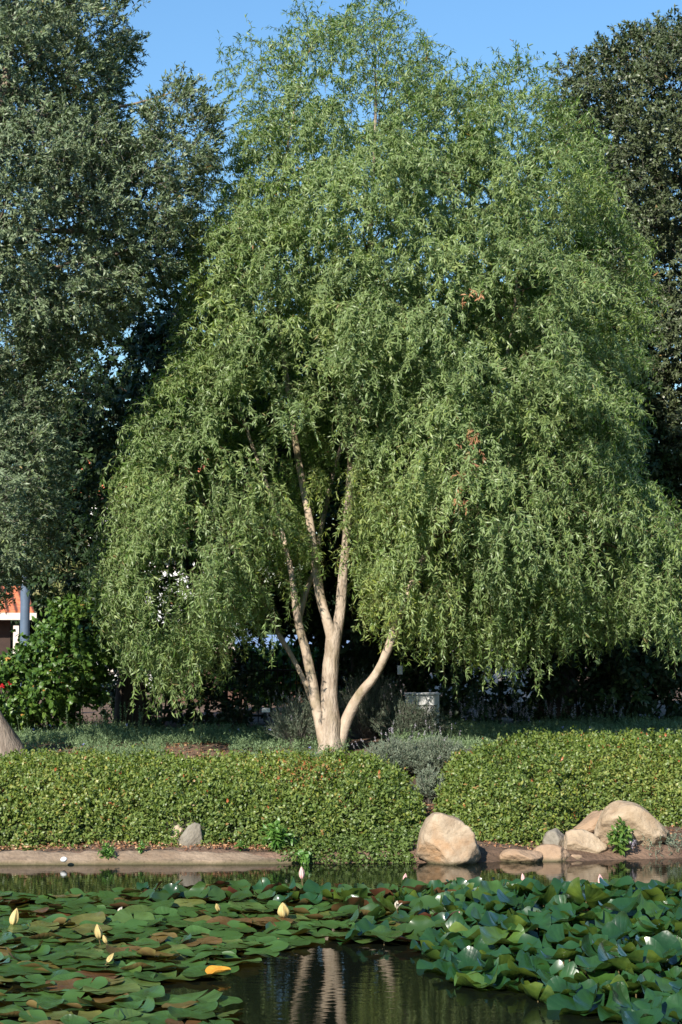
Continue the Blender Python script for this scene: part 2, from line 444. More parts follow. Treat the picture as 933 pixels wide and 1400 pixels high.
def spray_geo(rng, Cn, Nn, r, m, Ls, grav, K, lL, lW, spread, droop, outw=0.6, rnd=0.6, up=0.15, curl=0.2, shape='six',
              tint=(0.0, 0.9), wid=(0.5, 0.42), twig_r=0.0, rare=0.01, steps=7, tmin=0.05, squash=0.85, clump_tint=None, wiggle=0.0):
    """sprays of leaves leaving clump centres Cn with outward normals Nn"""
    n = len(Cn)
    idx = np.repeat(np.arange(n), m)
    k = len(idx)
    u = unit(rng.normal(size=(k, 3)) + Nn[idx] * 0.9)
    rr = np.broadcast_to(r, n)[idx][:, None] * rng.uniform(0.25, 1.0, (k, 1))
    u[:, 2] *= squash
    p = Cn[idx] + u * rr
    d = unit(Nn[idx] * outw + unit(u) * 0.4 + rng.normal(size=(k, 3)) * rnd + np.array([0, 0, up]))
    Lk = rng.uniform(Ls[0], Ls[1], k)
    path = np.empty((k, steps + 1, 3)); dirs = np.empty((k, steps + 1, 3))
    path[:, 0] = p; dirs[:, 0] = d
    for s in range(steps):
        d = unit(d + np.array([0, 0, -grav / steps]) + rng.normal(size=(k, 3)) * wiggle)
        p = p + d * (Lk / steps)[:, None]
        path[:, s + 1] = p; dirs[:, s + 1] = d
    t = rng.uniform(tmin, 1, (k, K))
    ts = t * steps
    i0 = np.minimum(ts.astype(int), steps - 1); fr = (ts - i0)[..., None]
    ar = np.arange(k)[:, None]
    P = path[ar, i0] * (1 - fr) + path[ar, i0 + 1] * fr
    Dp = dirs[ar, i0 + 1]
    P = P.reshape(-1, 3); Dp = Dp.reshape(-1, 3)
    q = len(P)
    D = unit(Dp * 0.6 + rng.normal(size=(q, 3)) * spread + np.array([0, 0, -droop]))
    N = rng.normal(size=(q, 3)) * 0.6 + np.array([0, 0, 0.55]) + np.repeat(Nn[idx], K, 0) * 0.9
    L = rng.uniform(lL[0], lL[1], q)
    W = L * rng.uniform(lW * 0.8, lW * 1.2, q)
    ct = rng.normal(0, 0.16, n)[idx] if clump_tint is None else clump_tint[idx]
    st = rng.normal(0, 0.08, k)
    base = np.repeat(ct + st, K)
    T = np.clip(tint[0] + (tint[1] - tint[0]) * np.clip(rng.beta(2, 3, q) + base, 0, 1), 0, 0.96)
    T[rng.random(q) < rare] = 1.0
    V, Fc, TT = leaf_geo(P, D, N, L, W, T, curl=rng.uniform(-0.05, 1, q) * curl, shape=shape, wid=wid)
    out = [(V, Fc, TT, 0)]
    if twig_r > 0:
        rad_ = np.linspace(1, 0.3, steps + 1)[None] * twig_r * np.ones((k, 1))
        V2, Q2 = tube_geo(path, rad_, 3)
        out.append((V2, [Q2], None, 1))
    return out

# polygon tests in numpy
def inpoly(poly, x, y):
    poly = np.asarray(poly, float); inside = np.zeros(len(x), bool)
    j = len(poly) - 1
    for i in range(len(poly)):
        xi, yi = poly[i]; xj, yj = poly[j]
        c = ((yi > y) != (yj > y)) & (x < (xj - xi) * (y - yi) / (yj - yi + 1e-12) + xi)
        inside ^= c
        j = i
    return inside

def edist(poly, x, y):
    """distance to polygon edge and direction towards it"""
    P = np.stack([x, y], -1); best = np.full(len(x), 1e9); bd = np.zeros((len(x), 2))
    poly = np.asarray(poly, float)
    for i in range(len(poly)):
        a = poly[i]; b = poly[(i + 1) % len(poly)]
        ab = b - a
        t = np.clip(((P - a) @ ab) / (ab @ ab + 1e-12), 0, 1)
        q = a + t[:, None] * ab
        v = q - P
        d = np.linalg.norm(v, axis=1)
        m = d < best
        best[m] = d[m]; bd[m] = v[m]
    return best, bd / (best[:, None] + 1e-9)

def crown_centres(rng, poly_px, Y0, H, R, spacing, erode=0.15, ncand=16000, front=0.6, back=0.2, jitter=0.12, taper=0.08):
    """clump centres through the volume of a crown whose outline is poly_px at depth Y0"""
    pp = np.asarray(poly_px, float)
    W3 = at(pp[:, 0], pp[:, 1], Y0)
    poly = W3[:, [0, 2]]
    lo, hi = poly.min(0), poly.max(0)
    x = rng.uniform(lo[0], hi[0], ncand); z = rng.uniform(lo[1], hi[1], ncand)
    k = inpoly(poly, x, z); x, z = x[k], z[k]
    d, g = edist(poly, x, z)
    k = d > erode; x, z, d, g = x[k], z[k], d[k], g[k]
    t = np.clip((d - erode) / R, 0, 1)
    h = H * np.sqrt(1 - (1 - t) ** 2)
    u = rng.random(len(x))
    s = np.where(u < front, -1.0, np.where(u < front + back, 1.0, rng.uniform(-1, 1, len(x))))
    y = Y0 + h * s + rng.normal(0, jitter, len(x))
    # the crown rounds in towards its own axis away from its middle plane
    cx_, cz_ = (lo[0] + hi[0]) / 2, lo[1] + 0.25 * (hi[1] - lo[1])
    kk_ = 1 - taper * ((y - Y0) / max(H, 0.1)) ** 2
    x = cx_ + (x - cx_) * kk_; z = np.where(z > cz_, cz_ + (z - cz_) * kk_, z)
    C3 = np.stack([x, y, z], -1)
    nrm = unit(np.stack([g[:, 0] * (1 - t), np.sqrt(np.clip(1 - (1 - t) ** 2, 0, 1)) * np.sign(s) + 1e-3, g[:, 1] * (1 - t) + 0.25], -1))
    keep = []
    cell = {}
    for i in range(len(C3)):
        c = tuple((C3[i] // spacing).astype(int)); ok = True
        for a in (-1, 0, 1):
            for b in (-1, 0, 1):
                for e in (-1, 0, 1):
                    for j in cell.get((c[0] + a, c[1] + b, c[2] + e), ()):
                        if ((C3[i] - C3[j]) ** 2).sum() < spacing ** 2: ok = False; break
                    if not ok: break
                if not ok: break
            if not ok: break
        if ok:
            keep.append(i); cell.setdefault(c, []).append(i)
    keep = np.array(keep)
    return C3[keep], nrm[keep], t[keep]

def smooth_path(pts, n):
    pts = np.asarray(pts, float)
    m = len(pts)
    t = np.linspace(0, m - 1, n)
    out = np.empty((n, pts.shape[1]))
    for k, tt in enumerate(t):
        i = min(int(tt), m - 2); f = tt - i
        p0 = pts[max(i - 1, 0)]; p1 = pts[i]; p2 = pts[i + 1]; p3 = pts[min(i + 2, m - 1)]
        out[k] = 0.5 * ((2 * p1) + (-p0 + p2) * f + (2 * p0 - 5 * p1 + 4 * p2 - p3) * f ** 2 + (-p0 + 3 * p1 - 3 * p2 + p3) * f ** 3)
    return out

def trunk_geo(pts4, n=24, segs=14, lump=0.06, seed=0, flare=0):
    """pts4: list of (x,y,z,r)"""
    P = smooth_path(pts4, n)
    V, Q = tube_geo(P[None, :, :3], P[None, :, 3], segs)
    V = V.reshape(n, segs, 3)
    c = P[:, None, :3]
    off = V - c
    for i in range(n):
        for j in range(segs):
            v = V[i, j]
            k = 1 + lump * 2 * mnoise.noise(Vector((v[0] * 5 + seed, v[1] * 5, v[2] * 2.0))) + lump * mnoise.noise(Vector((v[0] * 16, v[1] * 16 + seed, v[2] * 6)))
            if flare and i < n * 0.3:
                k += flare * (1 - i / (n * 0.3)) ** 2 * (0.6 + 0.4 * math.sin(j / segs * 2 * math.pi * 4 + seed))
            V[i, j] = c[i, 0] + off[i, j] * k
    # cap the top
    V = V.reshape(-1, 3)
    V = np.vstack([V, P[-1, :3][None]])
    top = len(V) - 1
    b = (n - 1) * segs
    cap = np.array([(b + j, b + (j + 1) % segs, top) for j in range(segs)])
    return V, [Q, cap]

def branch_geo(rng, anchors, targets, r0, r1=0.008, sag=0.15, segs=6, steps=9):
    """curved branches from anchor points (k,4: xyz r) to targets"""
    paths, rr = [], []
    for T in targets:
        d = np.linalg.norm(anchors[:, :3] - T, axis=1) + np.maximum(0, anchors[:, 2] - T[2] + 0.3) * 2
        a = anchors[np.argmin(d)]
        p0 = a[:3]; L = np.linalg.norm(T - p0)
        mid = (p0 + T) / 2 + np.array([0, 0, L * sag]) + rng.normal(size=3) * L * 0.06
        t = np.linspace(0, 1, steps)[:, None]
        path = (1 - t) ** 2 * p0 + 2 * t * (1 - t) * mid + t ** 2 * T
        path[1:-1] += rng.normal(size=(steps - 2, 3)) * L * 0.012
        paths.append(path)
        ra = min(a[3] * 0.7, r0) * min(1, 0.4 + L / 3)
        rr.append(np.linspace(ra, r1, steps))
    V, Q = tube_geo(np.array(paths), np.array(rr), segs)
    return V, [Q]

# simple box/mesh tools for built things
def box_bm(bm, c, s, rz=0.0):
    r = bmesh.ops.create_cube(bm, size=1.0)
    mat = Matrix.Translation(c) @ Matrix.Rotation(rz, 4, 'Z') @ Matrix.Diagonal((*s, 1))
    bmesh.ops.transform(bm, matrix=mat, verts=r['verts'])
    return r['verts']

def bm_obj(name, bm, m, parent=None, bevel=0.0, loc=None, smooth=False):
    if bevel:
        bmesh.ops.bevel(bm, geom=[e for e in bm.edges], offset=bevel, segments=1, affect='EDGES', profile=0.5)
    me = bpy.data.meshes.new(name)
    bm.to_mesh(me); bm.free()
    me.materials.append(m)
    if smooth:
        for p in me.polygons: p.use_smooth = True
    return link(name, me, parent, loc)

# ------------------------------------------------------------------ terrain
def sst(a, b, x):
    t = np.clip((x - a) / (b - a), 0, 1)
    return t * t * (3 - 2 * t)

def edgeY(x):
    """plan line of the pond's far waterline"""
    return np.interp(x, [-30, -3.2, -0.6, -0.35, 0.5, 1.1, 2.2, 3.4, 30], [16.0, 16.16, 16.22, 16.28, 16.3, 16.32, 16.45, 16.7, 17.2])

def ground_z(x, y):
    x = np.asarray(x, float); y = np.asarray(y, float)
    e = y - edgeY(x)
    z = -0.7 + 0.7 * sst(-2.2, 0.0, e)
    z = np.where(e > 0, 0.0, z)
    z = z + 0.09 * sst(-0.05, 0.18, e) + 0.05 * sst(0.2, 1.0, e) + 0.32 * sst(0.9, 3.8, e) + 0.22 * sst(3.5, 6.5, e) + 0.06 * sst(8, 20, e)
    n = 0.02 * np.sin(x * 2.3 + y * 1.1) + 0.015 * np.sin(x * 5.1 - y * 3.7) + 0.008 * np.sin(x * 13 + y * 9)
    return z + n * sst(0.0, 0.4, e)

xs = np.concatenate([[-1500, -400, -120, -60, -30, -18], np.linspace(-12, 12, 241), [18, 30, 60, 120, 400, 1500]])
ys = np.concatenate([[-400, -60, -20, -5, 2, 6, 10, 12], np.linspace(13, 15.4, 13), np.linspace(15.45, 18, 65), np.linspace(18.1, 30, 110), [33, 36, 40, 50, 70, 120, 250, 600, 2500]])
X, Y = np.meshgrid(xs, ys)
Z = ground_z(X, Y)
Z = np.where(Y < -10, 0.4, Z); Z = np.where(np.abs(X) > 50, np.maximum(Z, 0.4), Z)
V = np.stack([X, Y, Z], -1).reshape(-1, 3)
ny, nx = X.shape
ii = np.arange(ny * nx).reshape(ny, nx)
Q = np.stack([ii[:-1, :-1], ii[:-1, 1:], ii[1:, 1:], ii[1:, :-1]], -1).reshape(-1, 4)
g = link('ground', mesh_np('ground', V, [Q], [M['soil']], smooth=True))
tag(g, kind='structure')

wv = [(-50, -9, 0), (50, -9, 0), (50, 19, 0), (-50, 19, 0)]
wt = link('pond_water', mesh_np('pond_water', np.array(wv, float), [np.array([[0, 1, 2, 3]])], [M['water']]))
tag(wt, kind='structure')

# concrete kerb sweeping along the left bank
def kerb():
    xk = np.concatenate([[-30, -15, -8], np.linspace(-5, -0.25, 96)])
    prof = [(0.0, -0.25), (0.0, 0.02), (0.02, 0.035), (0.06, 0.045), (0.11, 0.075), (0.18, 0.098), (0.26, 0.10), (0.28, 0.0)]
    V = []
    for i, x in enumerate(xk):
        fade = float(np.clip((-0.25 - x) / 1.1, 0, 1)) ** 0.6
        for a, b in prof:
            e = float(edgeY(x)) - 0.06
            k = 0.022 * mnoise.noise(Vector((x * 3, a * 6, 0.3))) + 0.012 * mnoise.noise(Vector((x * 14, a * 20, 0)))
            k += -0.02 * max(0, mnoise.noise(Vector((x * 9, a * 9, 3))) - 0.25) * 3 - (0.02 if abs((x * 0.9) % 1.0 - 0.5) < 0.012 else 0)
            wob = 0.03 * mnoise.noise(Vector((x * 1.3, 0, 5))) + 0.012 * mnoise.noise(Vector((x * 6, 0, 5)))
            V.append((x, e + a + wob, (b + k) * (0.15 + 0.85 * fade) if b > 0 else b))
    m = len(prof)
    Q = [(i * m + j, (i + 1) * m + j, (i + 1) * m + j + 1, i * m + j + 1) for i in range(len(xk) - 1) for j in range(m - 1)]
    o = link('kerb', mesh_np('kerb', np.array(V), [np.array(Q)], [rock_mat('old concrete kerb', (0.17, 0.12, 0.08), (0.33, 0.245, 0.17), (0.22, 0.145, 0.09), 7, 0.8)], smooth=True))
    tag(o, kind='structure')
kerb()

# ------------------------------------------------------------------ willow
YW = 22.0
def pxpath(pts, Y0=YW):
    """(px,py,r_px[,dy]) -> (x,y,z,r)"""
    out = []
    for p in pts:
        dy = p[3] if len(p) > 3 else 0
        w_ = at(p[0], p[1], Y0 + dy)
        out.append((*w_, p[2] * (Y0 + dy) / F))
    return out

willow_poly = [(300, 95), (335, 60), (345, 90), (385, 75), (400, 15), (430, 40), (470, 45), (485, 12), (530, 5), (542, 55), (575, 45), (600, 120), (640, 112), (655, 128), (700, 96),
    (733, 113), (766, 162), (805, 200), (830, 295), (864, 360), (874, 470), (850, 520), (858, 600), (850, 650), (880, 660), (905, 700), (945, 735), (962, 790), (940, 838),
    (905, 852), (870, 866), (850, 835), (820, 838), (790, 862), (765, 855), (740, 905), (715, 868), (680, 862), (650, 872), (622, 920), (600, 860), (550, 845), (500, 835), (489, 760), (494, 690), (470, 650),
    (452, 690), (425, 730), (405, 790), (372, 860), (345, 820), (300, 850), (275, 895), (262, 925), (238, 945), (215, 905), (172, 905), (150, 830), (138, 770), (165, 700),
    (182, 640), (200, 560), (245, 510), (262, 410), (262, 360), (312, 270), (345, 200), (350, 150), (310, 110)]

base = Vector(tuple(at(452, 1022, YW))); base.z = float(ground_z(base.x, YW))
willow = empty('willow_tree', base, 'large weeping willow with curly leaves and several pale trunks in the centre of the bank', 'tree')
gz = base.z
main = pxpath([(452, 1046, 23.4), (452, 1020, 16.38), (451, 985, 14.04), (450, 950, 12.09), (452, 915, 10.92), (455, 885, 10.53), (456, 868, 10.14), (457, 858, 8.19), (458, 850, 3.9)])
V, Fc = trunk_geo(main, 30, 20, 0.09, 1, flare=0.34)
part_mesh('trunk', [(V, Fc, None, 0)], [M['willow_bark']], willow, smooth=True)
stems = [
    [(457, 900, 7.02), (454, 872, 7.8, -0.02), (446, 845, 7.02, -.05), (437, 810, 6.24), (431, 765, 5.85), (424, 715, 5.46), (412, 650, 4.68, .3), (395, 540, 4.0, .6), (380, 400, 2.88, .7), (385, 260, 1.76, .4), (410, 110, 0.96)],
    [(454, 900, 7.02), (460, 868, 7.8, .03), (466, 830, 7.02, .05), (470, 780, 6.63), (475, 720, 6.24), (479, 665, 5.85), (487, 560, 4.48, .4), (500, 420, 3.52, .6), (510, 260, 2.88, .1), (515, 110, 1.2)],
    [(445, 1030, 7.8, -.03), (434, 975, 7.02, -.05), (427, 930, 6.63, -.06), (418, 890, 6.24, -.1), (409, 855, 5.85, -.15), (403, 815, 4.68, -.3), (396, 770, 3.59, 0), (375, 690, 2.81, .4), (330, 560, 2.08, .6), (315, 430, 1.04, .6)],
    [(462, 1025, 10.14, .03), (474, 985, 7.8, 0), (492, 950, 6.86, -.1), (512, 925, 6.24, -.2), (527, 895, 5.62, -.3), (540, 862, 5.46, -.4), (556, 815, 4.68, -.6), (600, 720, 3.9, -.2), (660, 600, 2.88, .3), (700, 450, 1.92, .3), (710, 300, 1.2, -.5)],
    [(440, 1000, 3.9, .1), (420, 940, 3.51, .25), (398, 895, 3.43, .4), (384, 872, 3.28, .5), (362, 830, 2.81, .8), (300, 720, 2.34, 1.2), (250, 640, 1.6, 1.3)],
    [(407, 858, 5.07, -.1), (416, 815, 4.68, .1), (430, 780, 3.59, .5), (440, 720, 3.12, 1), (470, 600, 2.4, 1.4), (520, 480, 1.6, 1.5)],
]
anchors = []
for i, s in enumerate(stems):
    pts = pxpath(s)
    V, Fc = trunk_geo(pts, 56, 14, 0.09, 3 + i * 7)
    part_mesh('limb', [(V, Fc, None, 0)], [M['willow_bark'] if i == 1 else M['limb_bark']], willow, smooth=True)
    P = smooth_path(pts, 30)
    anchors.append(P[6:])
anchors = np.concatenate(anchors)

rng = np.random.default_rng(11)
Cw, Nw, tw = crown_centres(rng, willow_poly, YW, 2.4, 2.6, 0.285, erode=0.15, ncand=40000, front=0.62, back=0.16, taper=0.05)
nz = np.array([mnoise.noise(Vector(c * np.array([1.15, 1.15, 0.95])) + Vector((3, 7, 1))) + 0.6 * mnoise.noise(Vector(c * 2.3)) for c in Cw])
Cw = Cw + Nw * np.array([0.35, 1, 0.35]) * np.clip(nz, -0.5, 0.65)[:, None] * 1.35 * np.clip(tw * 3, 0.15, 1)[:, None]
gap = (nz < -0.18) & (tw > 0.12) & (rng.random(len(Cw)) < 0.9)
# leave the view through the open middle to the trunks, thin out the top
top_z = at(466, 190, YW)[2]
keep = ~gap
ppx = 466.5 + Cw[:, 0] / Cw[:, 1] * F; ppy = 880 - (Cw[:, 2] - CAMZ) / Cw[:, 1] * F
for hx, hy, rx_, ry_ in ((466, 640, 34, 80), (455, 720, 44, 90), (452, 790, 62, 70), (508, 860, 30, 45), (410, 830, 40, 50), (455, 880, 90, 90)):
    keep &= ~((((ppx - hx) / rx_) ** 2 + ((ppy - hy) / ry_) ** 2 < 1) & (Cw[:, 1] < 23.6))
hi_ = Cw[:, 2] > top_z
keep[hi_] &= rng.random(hi_.sum()) < 0.95
# the foliage that would hang in front of the pale stems
pc = at(0, 0, 1.0)
px_of = 466.5 + Cw[:, 0] / Cw[:, 1] * F
Cw, Nw, tw = Cw[keep], Nw[keep], tw[keep]
br = rng.choice(np.flatnonzero((Cw[:, 2] > 5.0) | (np.abs(Cw[:, 0]) > 2.2)), 100, replace=False)
Vb, Fb = branch_geo(rng, anchors[anchors[:, 2] > 3.3], Cw[br], 0.05, 0.006, sag=0.22)
part_mesh('branch', [(Vb, Fb, None, 0)], [M['twig']], willow, smooth=True)
low = Cw[:, 2] < 4.2
hi_ = Cw[:, 2] > top_z
mid = ~low & ~hi_
svn = np.array(sv)
for hh, hx in ((0.8, 455), (1.3, 452), (1.8, 452), (2.3, 455), (2.8, 460), (3.3, 474), (3.8, 476), (4.2, 478), (3.3, 434), (1.5, 510), (1.6, 425), (2.1, 412)):
    o_ = np.array([(hx - 466.5) / F * YW, YW, hh + 0.1]); v_ = Cw + np.array([0, 0, -0.2]) - o_; tt_ = v_ @ svn
    dist_ = np.linalg.norm(v_ - tt_[:, None] * svn, axis=1)
    kk_ = ~((tt_ > 0.1) & (tt_ < (9 if hh < 3 else 2.8)) & (dist_ < 0.30) & (rng.random(len(Cw)) < 0.88)); Cw, Nw, tw = Cw[kk_], Nw[kk_], tw[kk_]
low = Cw[:, 2] < 4.2; hi_ = Cw[:, 2] > top_z; mid = ~low & ~hi_
print('willow clumps', len(Cw))
common = dict(K=38, lL=(0.045, 0.088), lW=0.19, spread=0.75, droop=0.22, curl=0.45, twig_r=0.0026, rare=0.004, wiggle=0.16)
parts = []
parts += spray_geo(rng, Cw[mid], Nw[mid], 0.24, 10, (0.22, 0.52), 2.0, outw=0.7, rnd=0.5, up=0.3, **common)
parts += spray_geo(rng, Cw[low], Nw[low], 0.24, 10, (0.2, 0.72), 3.4, clump_tint=rng.normal(0.02, 0.16, low.sum()) + 0.38 * np.exp(-((Cw[low][:, 0] - 0.3) / 1.1) ** 2), outw=0.5, rnd=0.4, up=0.1, **common)
common['K'] = 26
parts += spray_geo(rng, Cw[hi_], Nw[hi_], 0.24, 8, (0.22, 0.45), 1.2, outw=0.5, rnd=0.6, up=0.55, **common)
# a patch of dead orange leaves in the right half
Cd = np.array([at(a, b, YW - 2.75) for a, b in ((655, 590), (648, 612), (640, 640), (636, 660), (622, 685), (650, 400))])
dd_ = dict(common); dd_['K'] = 12; dd_['twig_r'] = 0
for V_, F_, T_, mi_ in spray_geo(rng, Cd, np.tile([0, -1, 0.0], (len(Cd), 1)), 0.09, 3, (0.1, 0.22), 2, outw=0.4, rnd=0.5, up=0, **dd_): parts.append((V_, F_, T_, 2))
# single long strands that trail from the skirt of the crown
ends = [(240, 900), (262, 885), (215, 870), (180, 860), (622, 880), (612, 860), (740, 880), (735, 870), (905, 840), (915, 850), (640, 850), (300, 830), (270, 860), (690, 870), (372, 840), (238, 910), (228, 890), (250, 880)]
Ce = np.array([at(a, b, YW - 0.9 + 0.3 * math.sin(i * 2.1)) for i, (a, b) in enumerate(ends)])
common['K'] = 40
parts += spray_geo(rng, Ce, np.tile([0, -0.5, 0.2], (len(Ce), 1)), 0.1, 3, (0.4, 0.7), 8, outw=0.2, rnd=0.2, up=-0.2, **common)
wisps = [(305, 88), (330, 75), (400, 25), (530, 15), (640, 105), (645, 120), (700, 115), (575, 60), (345, 60), (320, 100), (490, 20), (420, 40)]
Cs = np.array([at(a, b, YW) for a, b in wisps])
common['K'] = 24
parts += spray_geo(rng, Cs, np.tile([0, 0, 1.0], (len(Cs), 1)), 0.08, 4, (0.25, 0.45), 1.0, outw=0.5, rnd=0.7, up=0.4, **common)
part_mesh('crown', parts, [M['willow'], M['twig'], M['litter']], willow)

# ------------------------------------------------------------------ other trees
def make_tree(name, label, poly, Y0, H, R, spacing, mat, twig, seed, trunk, bark, m=8, K=16, Ls=(0.15, 0.35), lL=(0.05, 0.08), lW=0.27, r=0.28,
              erode=0.15, shape='four', grav=0.4, up=0.45, spread=0.6, nb=60, ncand=20000, thin=1.0, group=None, rare=0.003, front=0.6, back=0.15, droop=0.0, wid=(0.5, 0.42), hole=None, bump_=0.5, taper=0.05):
    rng = np.random.default_rng(seed)
    pts = [(*q[:3], q[3]) for q in trunk]
    b = Vector(pts[0][:3])
    root = empty(name, b, label, 'tree', group)
    V, Fc = trunk_geo(pts, 34, 14, 0.08, seed, flare=0.25)
    part_mesh('trunk', [(V, Fc, None, 0)], [bark], root, smooth=True)
    Cc, Nc, t = crown_centres(rng, poly, Y0, H, R, spacing, erode=erode, ncand=ncand, front=front, back=back, taper=taper)
    nz = np.array([mnoise.noise(Vector(c * 0.95) + Vector((seed, 2, 1))) + 0.5 * mnoise.noise(Vector(c * 2.0)) for c in Cc])
    Cc = Cc + Nc * np.array([0.4, 1, 0.5]) * nz[:, None] * bump_ * np.clip(t * 3, 0.1, 1)[:, None]
    k = ~((nz < -0.27) & (t > 0.15) & (rng.random(len(Cc)) < 0.85)); Cc, Nc, t = Cc[k], Nc[k], t[k]
    if thin < 1:
        k = rng.random(len(Cc)) < thin
        Cc, Nc = Cc[k], Nc[k]
    if hole:
        px = 466.5 + Cc[:, 0] / Cc[:, 1] * F; py = 880 - (Cc[:, 2] - CAMZ) / Cc[:, 1] * F
        k = np.ones(len(Cc), bool)
        for hx, hy, rx, ry, pr in hole:
            ins = ((px - hx) / rx) ** 2 + ((py - hy) / ry) ** 2 < 1
            k &= ~(ins & (rng.random(len(Cc)) < pr))
        Cc, Nc = Cc[k], Nc[k]
    anc = smooth_path(pts, 30)[8:]
    if nb:
        br = rng.choice(len(Cc), min(nb, len(Cc)), replace=False)
        Vb, Fb = branch_geo(rng, anc, Cc[br], 0.045, 0.006, sag=0.1)
        part_mesh('branching', [(Vb, Fb, None, 0)], [bark], root, smooth=True)
    parts = spray_geo(rng, Cc, Nc, r, m, Ls, grav, K, lL, lW, spread, droop, up=up, shape=shape, curl=0.15, twig_r=0.003, rare=rare, steps=3, wid=wid, tmin=0.15)
    part_mesh('crown', parts, [mat, twig], root)
    print(name, len(Cc), 'clumps')
    return root

def wp(px, py, Y, r):
    return (*at(px, py, Y), r)
def wg(px, Y, r):
    x = (px - 466.5) / F * Y
    return (x, Y, float(ground_z(x, Y)) - 0.1, r)

olive_poly = [(-90, -200), (-60, -200), (60, -120), (110, -30), (150, -20), (195, 20), (185, 60), (165, 100), (172, 170), (195, 200), (215, 100), (240, 70), (265, 110), (300, 150), (305, 200), (285, 260),
    (265, 330), (250, 370), (225, 400), (170, 440), (135, 470), (150, 560), (120, 590), (100, 560), (70, 480), (62, 500), (95, 600), (88, 680), (70, 770), (30, 800), (0, 830), (-90, 830), (-120, 500), (-120, 0)]
make_tree('olive_tree', 'tall grey green tree filling the left side with its trunk foot at the left border', olive_poly, 20.9, 1.6, 1.5, 0.27, M['olive'], M['greytwig'], 21,
    [(-4.02, 20.7, 0.45, 0.40), (-4.1, 20.7, 0.85, 0.30), (-4.42, 20.7, 1.5, 0.2), (-4.85, 20.7, 3, 0.17), (-4.6, 20.6, 5, 0.13), (-4.2, 20.7, 7.5, 0.08), (-3.9, 20.7, 10, 0.03)],
    M['olive_bark'], m=17, K=25, Ls=(0.12, 0.28), lL=(0.045, 0.078), lW=0.28, r=0.25, nb=22, ncand=30000, spread=0.5, front=0.6, back=0.15, bump_=0.6, erode=0.22)

oak_poly = [(735, 130), (760, 85), (800, 80), (830, 60), (870, 52), (900, 50), (925, 30), (1000, 20), (1080, 60), (1130, 300), (1140, 700), (1100, 900), (930, 930), (900, 800), (880, 700), (840, 640), (800, 600),
    (800, 400), (790, 260), (765, 190)]
make_tree('evergreen_oak', 'dark dense evergreen tree towering behind the willow at the right', oak_poly, 29, 2.6, 2.0, 0.38, M['oak'], M['greytwig'], 31,
    [wg(980, 29, 0.45), wp(980, 850, 29, 0.32), wp(970, 600, 29, 0.26), wp(960, 350, 29, 0.16), wp(955, 150, 29, 0.05)],
    M['dark_bark'], m=20, K=26, Ls=(0.2, 0.38), lL=(0.055, 0.09), lW=0.38, r=0.34, nb=25, ncand=24000, front=0.7, back=0.1, bump_=0.9, erode=0.32)

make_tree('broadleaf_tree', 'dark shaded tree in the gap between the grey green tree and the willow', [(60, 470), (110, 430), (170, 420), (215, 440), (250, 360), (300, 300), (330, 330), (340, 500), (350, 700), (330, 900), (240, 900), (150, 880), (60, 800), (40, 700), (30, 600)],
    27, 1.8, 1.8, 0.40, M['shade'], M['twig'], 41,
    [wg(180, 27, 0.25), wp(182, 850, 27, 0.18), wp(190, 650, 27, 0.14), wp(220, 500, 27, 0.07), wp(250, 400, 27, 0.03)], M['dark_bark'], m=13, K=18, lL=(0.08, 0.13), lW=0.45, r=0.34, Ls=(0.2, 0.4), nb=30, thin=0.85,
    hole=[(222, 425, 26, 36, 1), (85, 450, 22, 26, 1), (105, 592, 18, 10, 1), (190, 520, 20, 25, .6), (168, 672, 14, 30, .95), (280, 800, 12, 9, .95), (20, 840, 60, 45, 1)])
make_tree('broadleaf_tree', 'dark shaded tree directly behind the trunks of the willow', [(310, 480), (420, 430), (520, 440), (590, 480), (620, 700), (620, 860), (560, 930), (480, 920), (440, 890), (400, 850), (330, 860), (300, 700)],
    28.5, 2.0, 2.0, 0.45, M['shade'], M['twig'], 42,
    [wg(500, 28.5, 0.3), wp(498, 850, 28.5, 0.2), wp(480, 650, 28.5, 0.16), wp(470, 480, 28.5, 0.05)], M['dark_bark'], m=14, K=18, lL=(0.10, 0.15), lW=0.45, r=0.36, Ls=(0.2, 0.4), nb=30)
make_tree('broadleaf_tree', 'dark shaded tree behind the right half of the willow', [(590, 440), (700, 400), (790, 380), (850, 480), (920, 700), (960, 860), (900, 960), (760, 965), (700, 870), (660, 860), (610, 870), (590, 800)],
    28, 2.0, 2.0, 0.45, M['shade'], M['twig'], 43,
    [wg(760, 28, 0.35), wp(758, 850, 28, 0.25), wp(740, 650, 28, 0.16), wp(740, 450, 28, 0.05)], M['dark_bark'], m=14, K=18, lL=(0.10, 0.15), lW=0.45, r=0.36, Ls=(0.2, 0.4), nb=30)

